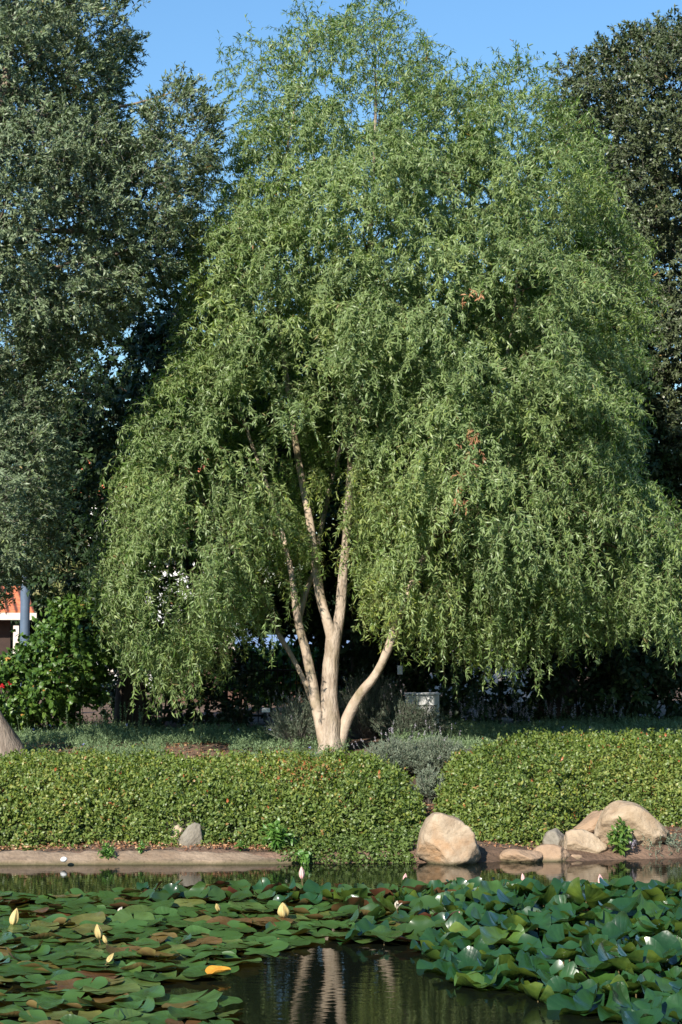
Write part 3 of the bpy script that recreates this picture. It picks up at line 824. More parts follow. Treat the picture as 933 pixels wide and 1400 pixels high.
make_tree('broadleaf_tree', 'dark tree rising behind the tiled roof at the left border', [(-120, 560), (0, 520), (80, 560), (135, 650), (140, 800), (120, 880), (60, 890), (-60, 890), (-130, 800)],
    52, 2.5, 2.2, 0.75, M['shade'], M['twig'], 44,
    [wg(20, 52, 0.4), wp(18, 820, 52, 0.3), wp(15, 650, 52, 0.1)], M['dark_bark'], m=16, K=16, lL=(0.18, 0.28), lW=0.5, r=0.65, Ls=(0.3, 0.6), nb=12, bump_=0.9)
def far_woods():
    rng = np.random.default_rng(45); n = 1500
    x = rng.uniform(-48, 48, n); y = rng.uniform(70, 76, n)
    z = 0.6 + rng.uniform(0, 1, n) * (4.2 + 1.3 * np.sin(x * 0.31) + 0.8 * np.sin(x * 0.83 + 1))
    Cc = np.stack([x, y, z], -1); Nc = unit(np.stack([rng.normal(0, .3, n), np.full(n, -1.0), rng.uniform(0, 1, n)], -1))
    p_ = spray_geo(rng, Cc, Nc, 0.9, 6, (0.4, 0.9), 0.3, 12, (0.3, 0.5), 0.5, 0.6, 0, shape='four', steps=3)
    o = part_mesh('far_woods', p_, [M['shade']])
    tag(o, 'distant belt of dark trees closing the garden behind the buildings', 'woods', kind='stuff')
far_woods()

# ------------------------------------------------------------------ shrubs, lower background
def make_shrub(name, label, cat, poly, Y0, H, R, spacing, mat, seed, m=8, K=14, Ls=(0.12, 0.3), lL=(0.06, 0.09), lW=0.45, r=0.22, shape='six', grav=0.3, up=0.5,
               spread=0.6, twigm=None, erode=0.08, wid=(0.5, 0.42), rare=0.01, group=None, ncand=9000, tint=(0, .9), stem_n=7):
    rng = np.random.default_rng(seed)
    pp = np.asarray(poly, float)
    cx = float(np.mean((pp[:, 0].min(), pp[:, 0].max())))
    x0 = (cx - 466.5) / F * Y0
    b = Vector((x0, Y0, float(ground_z(x0, Y0))))
    root = empty(name, b, label, cat, group)
    Cc, Nc, t = crown_centres(rng, poly, Y0, H, R, spacing, erode=erode, ncand=ncand, front=0.6, back=0.2, jitter=0.05)
    ok = Cc[:, 2] > ground_z(Cc[:, 0], Cc[:, 1]) + 0.03
    Cc, Nc = Cc[ok], Nc[ok]
    tg = Cc[rng.choice(len(Cc), min(stem_n, len(Cc)), replace=False)]
    anc = np.array([[x0 + dx, Y0 + dy, b.z - 0.05, 0.03] for dx, dy in rng.normal(0, 0.06, (4, 2))])
    Vb, Fb = branch_geo(rng, anc, tg, 0.02, 0.004, sag=0.1, segs=5)
    part_mesh('stem', [(Vb, Fb, None, 0)], [M['twig']], root, smooth=True)
    parts = spray_geo(rng, Cc, Nc, r, m, Ls, grav, K, lL, lW, spread, 0.0, up=up, shape=shape, curl=0.2, twig_r=0.0025, rare=rare, steps=3, wid=wid, tint=tint)
    part_mesh('foliage', parts, [mat, twigm or M['twig']], root)
    return root

make_shrub('leafy_shrub', 'broad bright green shrub lit by the sun at the left below the tiled roof', 'shrub',
    [(-60, 925), (0, 922), (35, 905), (60, 880), (80, 850), (100, 825), (150, 830), (160, 870), (140, 900), (120, 960), (80, 975), (-60, 985), (-100, 930)],
    25.5, 1.2, 0.9, 0.26, M['shrub'], 51, m=9, lL=(0.07, 0.11), r=0.26, lW=0.55)
make_shrub('variegated_shrub', 'pale yellow flecked shrub above the bright green shrub', 'shrub', [(70, 740), (110, 740), (140, 770), (140, 830), (110, 850), (75, 820), (62, 780)],
    26.6, 0.6, 0.5, 0.28, M['pale'], 52, m=7, K=12, r=0.24, lL=(0.06, 0.1), lW=0.3)
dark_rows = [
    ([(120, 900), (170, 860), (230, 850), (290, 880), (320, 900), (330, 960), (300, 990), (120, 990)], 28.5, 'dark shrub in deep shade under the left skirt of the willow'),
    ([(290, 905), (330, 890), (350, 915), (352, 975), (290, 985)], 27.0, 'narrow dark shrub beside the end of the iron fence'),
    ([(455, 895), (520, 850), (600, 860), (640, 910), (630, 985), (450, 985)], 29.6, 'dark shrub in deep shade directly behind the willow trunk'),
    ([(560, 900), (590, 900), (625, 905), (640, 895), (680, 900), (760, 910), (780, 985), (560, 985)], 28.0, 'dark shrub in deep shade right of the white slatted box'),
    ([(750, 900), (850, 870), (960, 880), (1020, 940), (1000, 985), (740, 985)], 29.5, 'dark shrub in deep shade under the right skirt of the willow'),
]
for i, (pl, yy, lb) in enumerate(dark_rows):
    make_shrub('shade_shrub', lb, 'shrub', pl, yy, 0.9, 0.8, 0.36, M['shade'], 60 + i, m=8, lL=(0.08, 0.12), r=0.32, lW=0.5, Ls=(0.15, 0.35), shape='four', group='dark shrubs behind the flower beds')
make_shrub('ivy_bank', 'low clipped green hedge seen through the iron fence behind the trunks', 'hedge', [(318, 902), (360, 896), (450, 894), (480, 900), (485, 950), (318, 950)],
    33, 0.5, 0.4, 0.26, M['shrub'], 71, m=16, K=16, lL=(0.07, 0.12), r=0.26, lW=0.55)

# lavender clumps near the trunk
def lavender(label, px, base_py, Y, width, height, seed, n=420, spikes=30, mat=None):
    rng = np.random.default_rng(seed)
    x0 = (px - 466.5) / F * Y
    z0 = float(ground_z(x0, Y))
    root = empty('lavender_bush', (x0, Y, z0), label, 'shrub', 'grey lavender bushes by the willow')
    a = rng.uniform(0, 2 * np.pi, n); q = np.sqrt(rng.uniform(0, 1, n))
    d = unit(np.stack([np.cos(a) * q * width / 2, np.sin(a) * q * width / 2, np.full(n, height) * (1.05 - 0.6 * q ** 2)], -1))
    L = np.linalg.norm(np.stack([q * width / 2, height * (1.02 - 0.65 * q ** 2)], -1), axis=1) * rng.uniform(0.75, 1.08, n)
    p0 = np.stack([x0 + np.cos(a) * q * width * 0.12, Y + np.sin(a) * q * width * 0.12, np.full(n, z0 - 0.02)], -1)
    steps = 6; path = np.empty((n, steps + 1, 3)); path[:, 0] = p0; dd = d.copy()
    for s in range(steps):
        dd = unit(dd + rng.normal(size=(n, 3)) * 0.06)
        path[:, s + 1] = path[:, s] + dd * (L / steps)[:, None]
    K = 34
    t = rng.uniform(0.3, 1, (n, K)) ** 0.7 * steps
    i0 = np.minimum(t.astype(int), steps - 1); fr = (t - i0)[..., None]; ar = np.arange(n)[:, None]
    P = (path[ar, i0] * (1 - fr) + path[ar, i0 + 1] * fr).reshape(-1, 3)
    D = unit(np.repeat(d, K, 0) + rng.normal(size=(n * K, 3)) * 0.5)
    Nn = rng.normal(size=(n * K, 3)) + np.array([0, 0, 0.4])
    V1, F1, T1 = leaf_geo(P, D, Nn, rng.uniform(0.03, 0.055, n * K), rng.uniform(0.006, 0.010, n * K), np.clip(rng.beta(2, 2.5, n * K) + np.repeat(rng.normal(0, .15, n), K), 0, 1), shape='four')
    V2, Q2 = tube_geo(path, np.linspace(1, 0.4, steps + 1)[None] * 0.003 * np.ones((n, 1)), 3)
    part_mesh('foliage', [(V1, F1, T1, 0), (V2, [Q2], None, 1)], [mat or M['lavender'], M['greytwig']], root)
    if spikes:
        k = rng.choice(n, spikes, replace=False)
        tips = path[k, -1]; ds = unit(d[k] + np.array([0, 0, 0.8]) + rng.normal(size=(spikes, 3)) * 0.15)
        m = 14
        for q_ in range(spikes):
            tp, dq = tips[q_], ds[q_]
            V3, Q3 = tube_geo(np.array([[tp, tp + dq * 0.08, tp + dq * 0.21]]), np.full((1, 3), 0.0022), 3)
            P = tp + dq * (0.15 + rng.uniform(0, 0.06, m))[:, None]
            V4, F4, T4 = leaf_geo(P, unit(dq + rng.normal(size=(m, 3)) * 0.6), rng.normal(size=(m, 3)), 0.018, 0.010, rng.random(m), shape='four')
            part_mesh('flower_spike', [(V4, F4, T4, 0), (V3, [Q3], None, 1)], [M['mauve'], M['lavender']], root)
lavender('spiky grey lavender bush just left of the willow trunk', 408, 1010, 22.6, 0.75, 0.72, 81, n=260, spikes=26)
lavender('tall dim grey green bush behind the willow trunk', 505, 1000, 24.4, 1.1, 0.95, 82, n=520, spikes=0, mat=M['shaded_lavender'])
lavender('dim grey green bush beside the white slatted box', 560, 1000, 23.8, 0.95, 0.62, 83, n=420, spikes=8, mat=M['shaded_lavender'])
lavender('pale grey lavender mound spilling over the left hedge at the gap', 545, 1035, 20.6, 0.9, 0.42, 84, n=520, spikes=22)
lavender('pale silvery lavender mound above the gap between the hedges', 600, 1035, 20.7, 0.75, 0.42, 85, n=380, spikes=12)
lavender('small silvery plant low in the gap between the hedges', 585, 1075, 18.9, 0.36, 0.40, 86, n=150, spikes=0)

# ------------------------------------------------------------------ flower beds (ground cover)
def bed(name, label, region, n, hmax, seed, mat, mask=None):
    """region in plan: polygon of (x,y)"""
    rng = np.random.default_rng(seed)
    rg = np.asarray(region, float); lo, hi = rg.min(0), rg.max(0)
    x = rng.uniform(lo[0], hi[0], n * 2); y = rng.uniform(lo[1], hi[1], n * 2)
    k = inpoly(rg, x, y); x, y = x[k][:n], y[k][:n]
    if mask is not None:
        k = mask(x, y, rng); x, y = x[k], y[k]
    n = len(x)
    hh = hmax * (0.62 + 0.38 * np.sin(x * 2.7 + 1.3 * np.sin(y * 1.9)) * np.cos(y * 2.1 + x)) * rng.uniform(0.4, 1.1, n)
    z = ground_z(x, y)
    P0 = np.stack([x, y, z], -1)
    d = unit(rng.normal(size=(n, 3)) * 0.28 + np.array([0, 0, 1.0]))
    m = 9
    P = np.repeat(P0, m, 0) + np.repeat(d * hh[:, None], m, 0) * rng.uniform(0.25, 1, n * m)[:, None]
    D = unit(rng.normal(size=(n * m, 3)) * 0.6 + np.array([0, 0, 0.6]))
    V1, F1, T1 = leaf_geo(P, D, rng.normal(size=(n * m, 3)), rng.uniform(0.025, 0.055, n * m), rng.uniform(0.007, 0.013, n * m),
                          np.clip(rng.beta(2, 2.5, n * m) + np.repeat(rng.normal(0, .12, n), m), 0, 1), shape='four')
    o = part_mesh(name, [(V1, F1, T1, 0)], [mat])
    tag(o, label, 'ground cover', kind='stuff')
    return P0 + d * hh[:, None]

def lmask(x, y, rng):
    px = 466.5 + x / y * F
    bare = (((px > 55) & (px < 105)) | ((px > 225) & (px < 318))) & (y < 22.6)
    return ~bare | (rng.random(len(x)) < 0.06)
tipsL = bed('bed_planting', 'fine grey green planting speckled with tiny blue flowers behind the left hedge', [(-7, 19.9), (-0.2, 20.0), (0.1, 22), (0, 26.0), (-7, 26.0)], 15000, 0.26, 91, M['bed'], lmask)
tipsR = bed('bed_planting', 'fine green planting with mauve spikes behind the right hedge', [(1.0, 21.0), (8, 20.4), (8, 28.5), (1.5, 27.5), (0.5, 24)], 15000, 0.26, 92, M['bed'])

def flower_dots(name, label, pts, mat, seed, size=0.022):
    rng = np.random.default_rng(seed)
    m = 6; n = len(pts)
    D = unit(rng.normal(size=(n * m, 3)) * 0.8 + np.array([0, -0.4, 0.5]))
    V1, F1, T1 = leaf_geo(np.repeat(pts, m, 0), D, rng.normal(size=(n * m, 3)), size, size * 0.8, rng.random(n * m), shape='four')
    o = part_mesh(name, [(V1, F1, T1, 0)], [mat])
    tag(o, label, 'flowers', kind='stuff')
rng = np.random.default_rng(5)
kk = rng.choice(len(tipsL), 60, replace=False)
flower_dots('blue_blossom', 'tiny pale blue flowers scattered over the left bed', tipsL[kk] + np.array([0, 0, 0.03]), M['violet'], 6)
kk = rng.choice(len(tipsR), 45, replace=False)
flower_dots('blue_blossom', 'tiny pale blue flowers scattered over the right bed', tipsR[kk] + np.array([0, 0, 0.03]), M['violet'], 7)
# mauve salvia spikes along the back of the right bed
def salvia(seed, n, xr, yr, hr, label, mat):
    rng = np.random.default_rng(seed)
    x = rng.uniform(*xr, n); y = rng.uniform(*yr, n); h = rng.uniform(*hr, n)
    p0 = np.stack([x, y, ground_z(x, y)], -1); d = unit(rng.normal(size=(n, 3)) * 0.12 + np.array([0, 0, 1]))
    path = np.stack([p0 + d * (h * u)[:, None] for u in (0, .5, 1)], 1)
    V3, Q3 = tube_geo(path, np.full((n, 3), 0.003), 3)
    m = 26
    P = np.repeat(p0, m, 0) + np.repeat(d, m, 0) * (np.repeat(h, m) * rng.uniform(0.55, 1.0, n * m))[:, None]
    V4, F4, T4 = leaf_geo(P, unit(rng.normal(size=(n * m, 3)) + np.array([0, 0, .3])), rng.normal(size=(n * m, 3)), 0.026, 0.014, rng.random(n * m), shape='four')
    o = part_mesh('flower_spikes', [(V4, F4, T4, 0), (V3, [Q3], None, 1)], [mat, M['bed']])
    tag(o, label, 'flowers', kind='stuff')
salvia(8, 95, (1.6, 4.2), (26.2, 28.2), (0.32, 0.55), 'faded mauve flower spikes along the back of the right bed', M['mauve'])
salvia(9, 30, (-5.2, -2.6), (24.2, 26.0), (0.3, 0.55), 'pale green flower spikes at the back of the left bed', M['bed'])
rr_ = np.random.default_rng(4)
pr = np.stack([rr_.normal(-4.95, 0.18, 26), rr_.normal(24.1, 0.1, 26), rr_.normal(1.42, 0.035, 26)], -1)
flower_dots('red_blossom', 'cluster of small bright red flowers at the left border under the green shrub', pr, M['red'], 10, 0.045)

# ------------------------------------------------------------------ hedges
def hedge(label, xr, frontY, backY, topz, seed, n, density_mask=None, tint_shift=None):
    """topz(x) crest height; hedge skin from frontY(x) rising steeply, then easing up to the crest at backY(x)"""
    rng = np.random.default_rng(seed)
    def surf(x, v):
        # v 0..1 front foot -> crest, 1..1.25 down the back
        f, b, tz = frontY(x), backY(x), topz(x)
        gz0 = ground_z(x, f)
        y = np.where(v < 1, f + (b - f) * (0.18 * v + 0.82 * v ** 2.0), b + (v - 1) * 1.6)
        hgt = np.where(v < 1, 1 - (1 - np.clip(v, 0, 1)) ** 2.3, 1 - ((v - 1) / 0.25) ** 2)
        ends = np.clip(np.minimum(x - xr[0], xr[1] - x) / 0.42, 0, 1)
        ends = np.sqrt(1 - (1 - ends) ** 2)
        bump = 0.05 * np.sin(x * 4.1 + v * 5) * np.cos(v * 9 + x * 1.7) + 0.03 * np.sin(x * 9 + v * 14)
        z = gz0 + (tz - gz0) * hgt * (0.25 + 0.75 * ends) + bump * 0.6
        y = y + bump * 0.8
        return np.stack([x, y, z], -1)
    x = rng.uniform(*xr, n); v = rng.uniform(-0.02, 1.22, n) 
    if density_mask is not None:
        k = density_mask(x, v, rng); x, v = x[k], v[k]; n = len(x)
    P = surf(x, v); e = 0.01
    Px = surf(x + e, v) - P; Pv = surf(x, v + e) - P
    Nn = unit(np.cross(Px, Pv)); Nn[Nn[:, 2] < -0.2] *= -1
    # side walls at the ends
    depth = (rng.exponential(0.05, n) - 0.05 * (rng.random(n) < 0.12) + 0.17 * np.clip(np.sin(x * 11 + v * 23) * np.sin(v * 31 - x * 7), 0, 1))[:, None]
    P = P - Nn * depth + rng.normal(size=(n, 3)) * 0.02
    m = 4
    D = unit(np.repeat(Nn, m, 0) * 0.7 + rng.normal(size=(n * m, 3)) * 0.75)
    PP = np.repeat(P, m, 0) + rng.normal(size=(n * m, 3)) * 0.018
    Nl = np.repeat(Nn, m, 0) + np.array([0, 0, 0.5]) + rng.normal(size=(n * m, 3)) * 0.8
    lump = 0.10 + 0.14 * np.sin(P[:, 0] * 1.9 + seed) * np.cos(P[:, 2] * 5 + P[:, 0]) + rng.normal(0, 0.13, n)
    if tint_shift is not None: lump = lump + tint_shift(x, v)
    T = np.clip(rng.beta(1.6, 2.6, n * m) + np.repeat(lump, m), 0, 0.965)
    brown = np.repeat(0.008 + 0.25 * np.exp(-(((x + 0.35) / 0.35) ** 2 + ((v - 0.72) / 0.16) ** 2)) * (seed == 101) + 0.25 * (rng.random(n) < 0.05), m)
    T[rng.random(n * m) < brown] = 1.0
    V1, F1, T1 = leaf_geo(PP, D, Nl, rng.uniform(0.026, 0.056, n * m), rng.uniform(0.014, 0.028, n * m), T, curl=0.15, shape='six', wid=(0.48, 0.42))
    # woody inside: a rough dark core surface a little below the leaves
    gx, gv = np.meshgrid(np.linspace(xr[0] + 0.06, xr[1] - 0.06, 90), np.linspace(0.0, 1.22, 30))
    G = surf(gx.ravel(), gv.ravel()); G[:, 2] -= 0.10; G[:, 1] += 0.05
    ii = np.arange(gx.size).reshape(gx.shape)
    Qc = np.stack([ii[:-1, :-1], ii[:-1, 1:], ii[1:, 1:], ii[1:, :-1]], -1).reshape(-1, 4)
    # close the core: drop the rim to the ground
    root = empty('hedge', (float(np.mean(xr)), float(frontY(np.array([np.mean(xr)]))[0]), 0.15), label, 'hedge')
    k = rng.choice(len(P), 700)
    bp = P[k]; inn = bp - Nn[k] * 0.16 + np.array([0, 0.04, -0.08])
    Vt, Qt = tube_geo(np.stack([inn, (inn + bp) / 2 + rng.normal(size=bp.shape) * 0.01, bp], 1), np.full((len(k), 3), 0.004), 3)
    part_mesh('stem', [(Vt, [Qt], None, 0), (G, [Qc], None, 1)], [M['twig'], M['hedgecore']], root, smooth=True)
    ns = 90; xx_ = rng.uniform(xr[0] + 0.2, xr[1] - 0.2, ns); Pc = surf(xx_, rng.uniform(0.45, 1.02, ns)); Nc_ = np.tile([0, -0.15, 1.0], (ns, 1))
    sh = spray_geo(rng, Pc, Nc_, 0.02, 1, (0.04, 0.13), 0.1, 8, (0.03, 0.055), 0.5, 0.5, 0.0, outw=1, rnd=0.25, up=0.6, tint=(0.3, 0.95), twig_r=0.002, steps=3)
    part_mesh('foliage', [(V1, F1, T1, 0)] + sh, [M['hedge'], M['twig']], root)
    return root
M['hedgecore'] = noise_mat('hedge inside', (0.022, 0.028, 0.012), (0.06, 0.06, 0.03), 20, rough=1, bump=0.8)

def lfront(x):
    return np.interp(x, [-8, -3.3, -2.0, -1.3, -0.5, 0.2, 0.55, 0.75], [16.55, 16.6, 16.66, 16.62, 16.6, 16.7, 16.9, 17.3]) + 0.06 * np.sin(x * 5.3)
def lback(x): return np.interp(x, [-8, 0.3, 0.85], [19.6, 19.6, 19.0])
def ltop(x): return np.interp(x, [-8, -3.8, -2, 0.0, 0.5, 0.9], [0.75, 0.75, 0.74, 0.74, 0.71, 0.58])
def lmask2(x, v, rng):
    a = np.exp(-(((x + 1.45) / 0.14) ** 2 + ((v - 0.10) / 0.12) ** 2))      # open spot round the grey stone
    b = 0.55 * (np.sin(x * 3.1) * np.sin(x * 7.7 + 1) > 0.35) * (v < 0.2)
    return rng.random(len(x)) > np.maximum(a, b)
hedge('long low clipped hedge on the left bank, speckled yellow green with a browned patch', (-8.0, 0.82), lfront, lback, ltop, 101, 56000, lmask2)

def rfront(x):
    return np.interp(x, [0.9, 1.0, 1.25, 1.55, 1.9, 2.2, 2.45, 2.8, 3.1, 3.5, 8], [18.2, 17.5, 16.95, 16.75, 17.0, 17.35, 18.05, 18.1, 17.9, 17.6, 17.4])
def rback(x): return np.interp(x, [0.9, 1.4, 2.4, 8], [19.2, 20.3, 20.8, 20.8])
def rtop(x): return np.interp(x, [0.9, 1.1, 1.8, 2.6, 4, 8], [0.56, 0.66, 0.83, 0.91, 0.94, 0.94])
hedge('rounded clipped hedge on the right bank above the boulders', (0.98, 8.0), rfront, rback, rtop, 102, 54000, None, lambda x, v: -0.05 + 0.12 * np.exp(-((v - .35) / .25) ** 2) * (x > 2.0))

# ------------------------------------------------------------------ rocks
def rock(label, px, py_base, Y, w_px, h_px, depth, seed, mat, cuts, skew=0.0, top=0.0, sub=5, z0=None, prof=None):
    """stone standing at photo column px; width/height given in photo pixels at its distance"""
    k = Y / F
    w_, h_ = w_px * k, h_px * k
    bm = bmesh.new()
    bmesh.ops.create_icosphere(bm, subdivisions=sub, radius=1.0)
    rs = random.Random(seed)
    planes = []
    for i in range(cuts):
        n = Vector((rs.gauss(0, 1), rs.gauss(-0.25, 1), rs.gauss(0.25, 0.8))).normalized()
        planes.append((n, rs.uniform(0.62, 0.86)))
    for v in bm.verts:
        p = v.co.normalized()
        r = 1.0
        p0_ = p.copy()
        for n, d in planes:
            c = p.dot(n)
            if c > 1e-3: r = min(r, d / c)
        q = p * r
        q *= 1 + 0.07 * mnoise.noise(p * 1.7 + Vector((seed, 0, 0))) + 0.035 * mnoise.noise(p * 4.5 + Vector((0, seed, 0))) + 0.02 * mnoise.noise(p * 11) + 0.05 * abs(mnoise.noise(p * 2.6 + Vector((seed, seed, 0))))
        v.co = q
    xs_ = [v.co.x for v in bm.verts]; zs_ = [v.co.z for v in bm.verts]; ys_ = [v.co.y for v in bm.verts]
    for v in bm.verts:
        x = (v.co.x - min(xs_)) / (max(xs_) - min(xs_)) - 0.5
        z = (v.co.z - min(zs_)) / (max(zs_) - min(zs_))
        y = (v.co.y - min(ys_)) / (max(ys_) - min(ys_)) - 0.5
        z2 = z * 1.28 - 0.28
        v.co = Vector((x * w_ + skew * w_ * max(z2, 0), y * depth, z2 * h_ * (1 + top * x * 2)))
    if prof:
        nb_ = 24; tops = [1e-3] * nb_
        for v in bm.verts:
            b_ = min(nb_ - 1, max(0, int((v.co.x / w_ + 0.5) * nb_)))
            tops[b_] = max(tops[b_], v.co.z)
        tops = np.convolve(np.pad(tops, 1, mode='edge'), [.25, .5, .25], 'valid')
        fx = np.array([q[0] for q in prof]); fh = np.array([q[1] for q in prof]) * k
        cx_ = (np.arange(nb_) + .5) / nb_
        for v in bm.verts:
            if v.co.z > 0:
                u_ = v.co.x / w_ + 0.5
                v.co.z *= float(np.interp(u_, fx, fh)) / max(float(np.interp(u_, cx_, tops)), 0.01)
    x0 = (px - 466.5) * k
    zz = CAMZ - (py_base - 880) * k if z0 is None else z0
    o = bm_obj('rock', bm, mat, None, loc=(x0, Y, zz), smooth=True)
    tag(o, label, 'rock', 'stones along the pond bank')
    return o
RA = rock_mat('tan sandstone', (0.24, 0.17, 0.11), (0.42, 0.33, 0.23), (0.36, 0.18, 0.07), 1)
RB = rock_mat('buff sandstone', (0.30, 0.22, 0.14), (0.46, 0.36, 0.25), (0.22, 0.145, 0.085), 2)
RC = rock_mat('grey stone', (0.15, 0.13, 0.10), (0.27, 0.24, 0.19), (0.26, 0.20, 0.14), 3)
RD = rock_mat('pinkish sandstone', (0.25, 0.165, 0.105), (0.38, 0.265, 0.175), (0.30, 0.20, 0.12), 4)
rock('big rounded tan boulder with an orange stain by the gap in the hedges', 612, 1174, 16.3, 88, 66, 0.5, 3, RA, 10,
     prof=[(0, 22), (.06, 42), (.14, 56), (.26, 66), (.38, 67), (.5, 63), (.66, 58), (.8, 50), (.9, 38), (1, 14)])
rock('largest buff boulder on the right bank under the hedge arch', 860, 1150, 17.0, 104, 58, 0.55, 8, RB, 10,
     prof=[(0, 12), (.07, 34), (.16, 50), (.3, 58), (.46, 57), (.6, 53), (.72, 44), (.85, 30), (.95, 20), (1, 8)])
rock('medium buff stone between the largest boulder and the grey block', 797, 1163, 16.7, 58, 33, 0.32, 12, RB, 7)
rock('grey cracked block left of the medium buff stone', 757, 1158, 16.85, 36, 29, 0.25, 15, RC, 8)
rock('flat tan slab lying lowest at the water right of the big boulder', 710, 1176, 16.38, 60, 20, 0.3, 19, RD, 5)
rock('low pinkish stone half behind the flat tan slab', 750, 1175, 16.48, 54, 25, 0.28, 23, RD, 5)
rock('small pinkish stone at the waterline right of the low stones', 784, 1175, 16.5, 26, 11, 0.15, 27, RD, 5)
rock('steep tan slab leaning behind the largest boulder', 803, 1134, 17.25, 46, 30, 0.3, 31, RD, 6,
     prof=[(0, 5), (.3, 14), (.6, 26), (.85, 30), (1, 20)])
rock('grey wedge shaped stone standing in front of the left hedge', 262, 1157, 16.62, 36, 37, 0.2, 35, RC, 9,
     prof=[(0, 8), (.2, 20), (.45, 32), (.7, 37), (.9, 34), (1, 14)])
rock('small tan stone leaning behind the grey wedge stone', 244, 1146, 16.8, 20, 22, 0.15, 39, RB, 6)
rock('pale pebble lying on the concrete kerb', 92, 1173, 16.0, 9, 6, 0.05, 43, M['white'], 4, sub=2)

# ------------------------------------------------------------------ bank plants and litter
def weed(label, px, py, Y, wid_px, h_px, seed, n=16, K=12, mat=None, lL=(0.05, 0.09), lW=0.35, pink=False):
    rng = np.random.default_rng(seed)
    k = Y / F; x0 = (px - 466.5) * k; z0 = float(ground_z(x0, Y))
    R_, H_ = wid_px * k / 2, h_px * k
    root = empty('bank_plant', (x0, Y, z0), label, 'plant', 'leafy plants on the bank')
    a = rng.uniform(0, 2 * np.pi, n); q = rng.uniform(0.1, 1, n)
    tips = np.stack([x0 + np.cos(a) * R_ * q, Y + np.sin(a) * R_ * q, z0 + H_ * (1.05 - 0.55 * q ** 2) * rng.uniform(0.8, 1, n)], -1)
    b = np.array([x0, Y, z0 - 0.02]); path = np.stack([b + (tips - b) * u + np.array([0, 0, 0.03]) * math.sin(u * 3.1) for u in np.linspace(0, 1, 5)], 1)
    V2, Q2 = tube_geo(path, np.full((n, 5), 0.003), 4)
    t = rng.uniform(0.2, 1, (n, K)) * 4; i0 = np.minimum(t.astype(int), 3); fr = (t - i0)[..., None]; ar = np.arange(n)[:, None]
    P = (path[ar, i0] * (1 - fr) + path[ar, i0 + 1] * fr).reshape(-1, 3)
    D = unit(rng.normal(size=(n * K, 3)) * 0.9 + np.array([0, -0.2, 0.45]))
    L = rng.uniform(*lL, n * K)
    V1, F1, T1 = leaf_geo(P, D, rng.normal(size=(n * K, 3)) * 0.5 + np.array([0, -0.3, 1]), L, L * lW, rng.beta(2, 2, n * K), curl=0.3, wid=(0.5, 0.45))
    part_mesh('stem', [(V2, [Q2], None, 0)], [M['weed']], root)
    part_mesh('foliage', [(V1, F1, T1, 0)], [mat or M['weed']], root)
    if pink:
        pts = np.array([x0 + 0.09, Y - 0.06, z0 + H_ * 0.42]) + rng.normal(size=(8, 3)) * 0.02
        m = 5
        V4, F4, T4 = leaf_geo(np.repeat(pts, m, 0), rng.normal(size=(40, 3)), rng.normal(size=(40, 3)), 0.03, 0.02, rng.random(40), shape='four')
        part_mesh('blossom', [(V4, F4, T4, 0)], [M['mauve']], root)
weed('dark leafy plant with a pale pink blossom in front of the largest boulder', 845, 1172, 16.58, 44, 44, 201, 22, 12, M['shrub'], pink=True)
weed('bright green leafy tuft at the right end of the concrete kerb', 380, 1162, 16.45, 50, 36, 202, 26, 14, lL=(0.06, 0.10), lW=0.25)
weed('low green sprig hanging over the concrete kerb on the left', 150, 1162, 16.22, 34, 20, 203, 14, 12, lL=(0.04, 0.07), lW=0.22)
weed('thin small sprig on the kerb left of the grey wedge stone', 197, 1160, 16.3, 12, 16, 204, 6, 9, lL=(0.03, 0.05))
weed('small round leaved tuft where the kerb ends', 415, 1168, 16.2, 24, 14, 205, 12, 10, lL=(0.04, 0.06), lW=0.8)
weed('small tuft growing in the leaf litter right of the grey wedge stone', 330, 1155, 16.5, 18, 12, 206, 8, 9, lL=(0.03, 0.05))

# creeping cover along the waterline in the middle
rng = np.random.default_rng(300)
n = 2000
x = rng.uniform(-0.75, 0.98, n); e = rng.uniform(-0.10, 0.85, n); yy = edgeY(x) + e
k = ~(((x > 0.66) & (e < 0.5)) | (rng.random(n) > np.clip((x + 0.62) / 0.35, 0, 1))); x, yy, e = x[k], yy[k], e[k]; n = len(x)
zz = np.maximum(ground_z(x, yy), 0) + rng.uniform(0.0, 0.09, n) * (0.4 + 0.6 * np.clip(e * 3, 0, 1))
m = 5
P = np.repeat(np.stack([x, yy, zz], -1), m, 0) + rng.normal(size=(n * m, 3)) * 0.02
L = rng.uniform(0.02, 0.042, n * m)
V1, F1, T1 = leaf_geo(P, unit(rng.normal(size=(n * m, 3)) + np.array([0, -.3, .2])), rng.normal(size=(n * m, 3)) * .5 + np.array([0, -.2, 1]), L, L * 0.7, rng.beta(1.4, 4, n * m) * 0.8)
o = part_mesh('creeping_cover', [(V1, F1, T1, 0)], [M['hedge']])
tag(o, 'low dark green creeping cover at the waterline below the right end of the left hedge', 'ground cover', kind='stuff')
# greyish scrub at the far right waterline
n = 700
x = rng.uniform(2.85, 6, n); yy = edgeY(x) + rng.uniform(-0.03, 0.4, n)
P = np.repeat(np.stack([x, yy, ground_z(x, yy)], -1), 8, 0); P[:, 2] += rng.uniform(0, 0.12, len(P))
V1, F1, T1 = leaf_geo(P, unit(rng.normal(size=P.shape) + np.array([0, 0, 1])), rng.normal(size=P.shape), 0.035, 0.008, rng.random(len(P)) * 0.6, shape='four')
o = part_mesh('waterside_grass', [(V1, F1, T1, 0)], [M['lavender']])
tag(o, 'fine dull grass along the waterline right of the largest boulder', 'grass', kind='stuff')

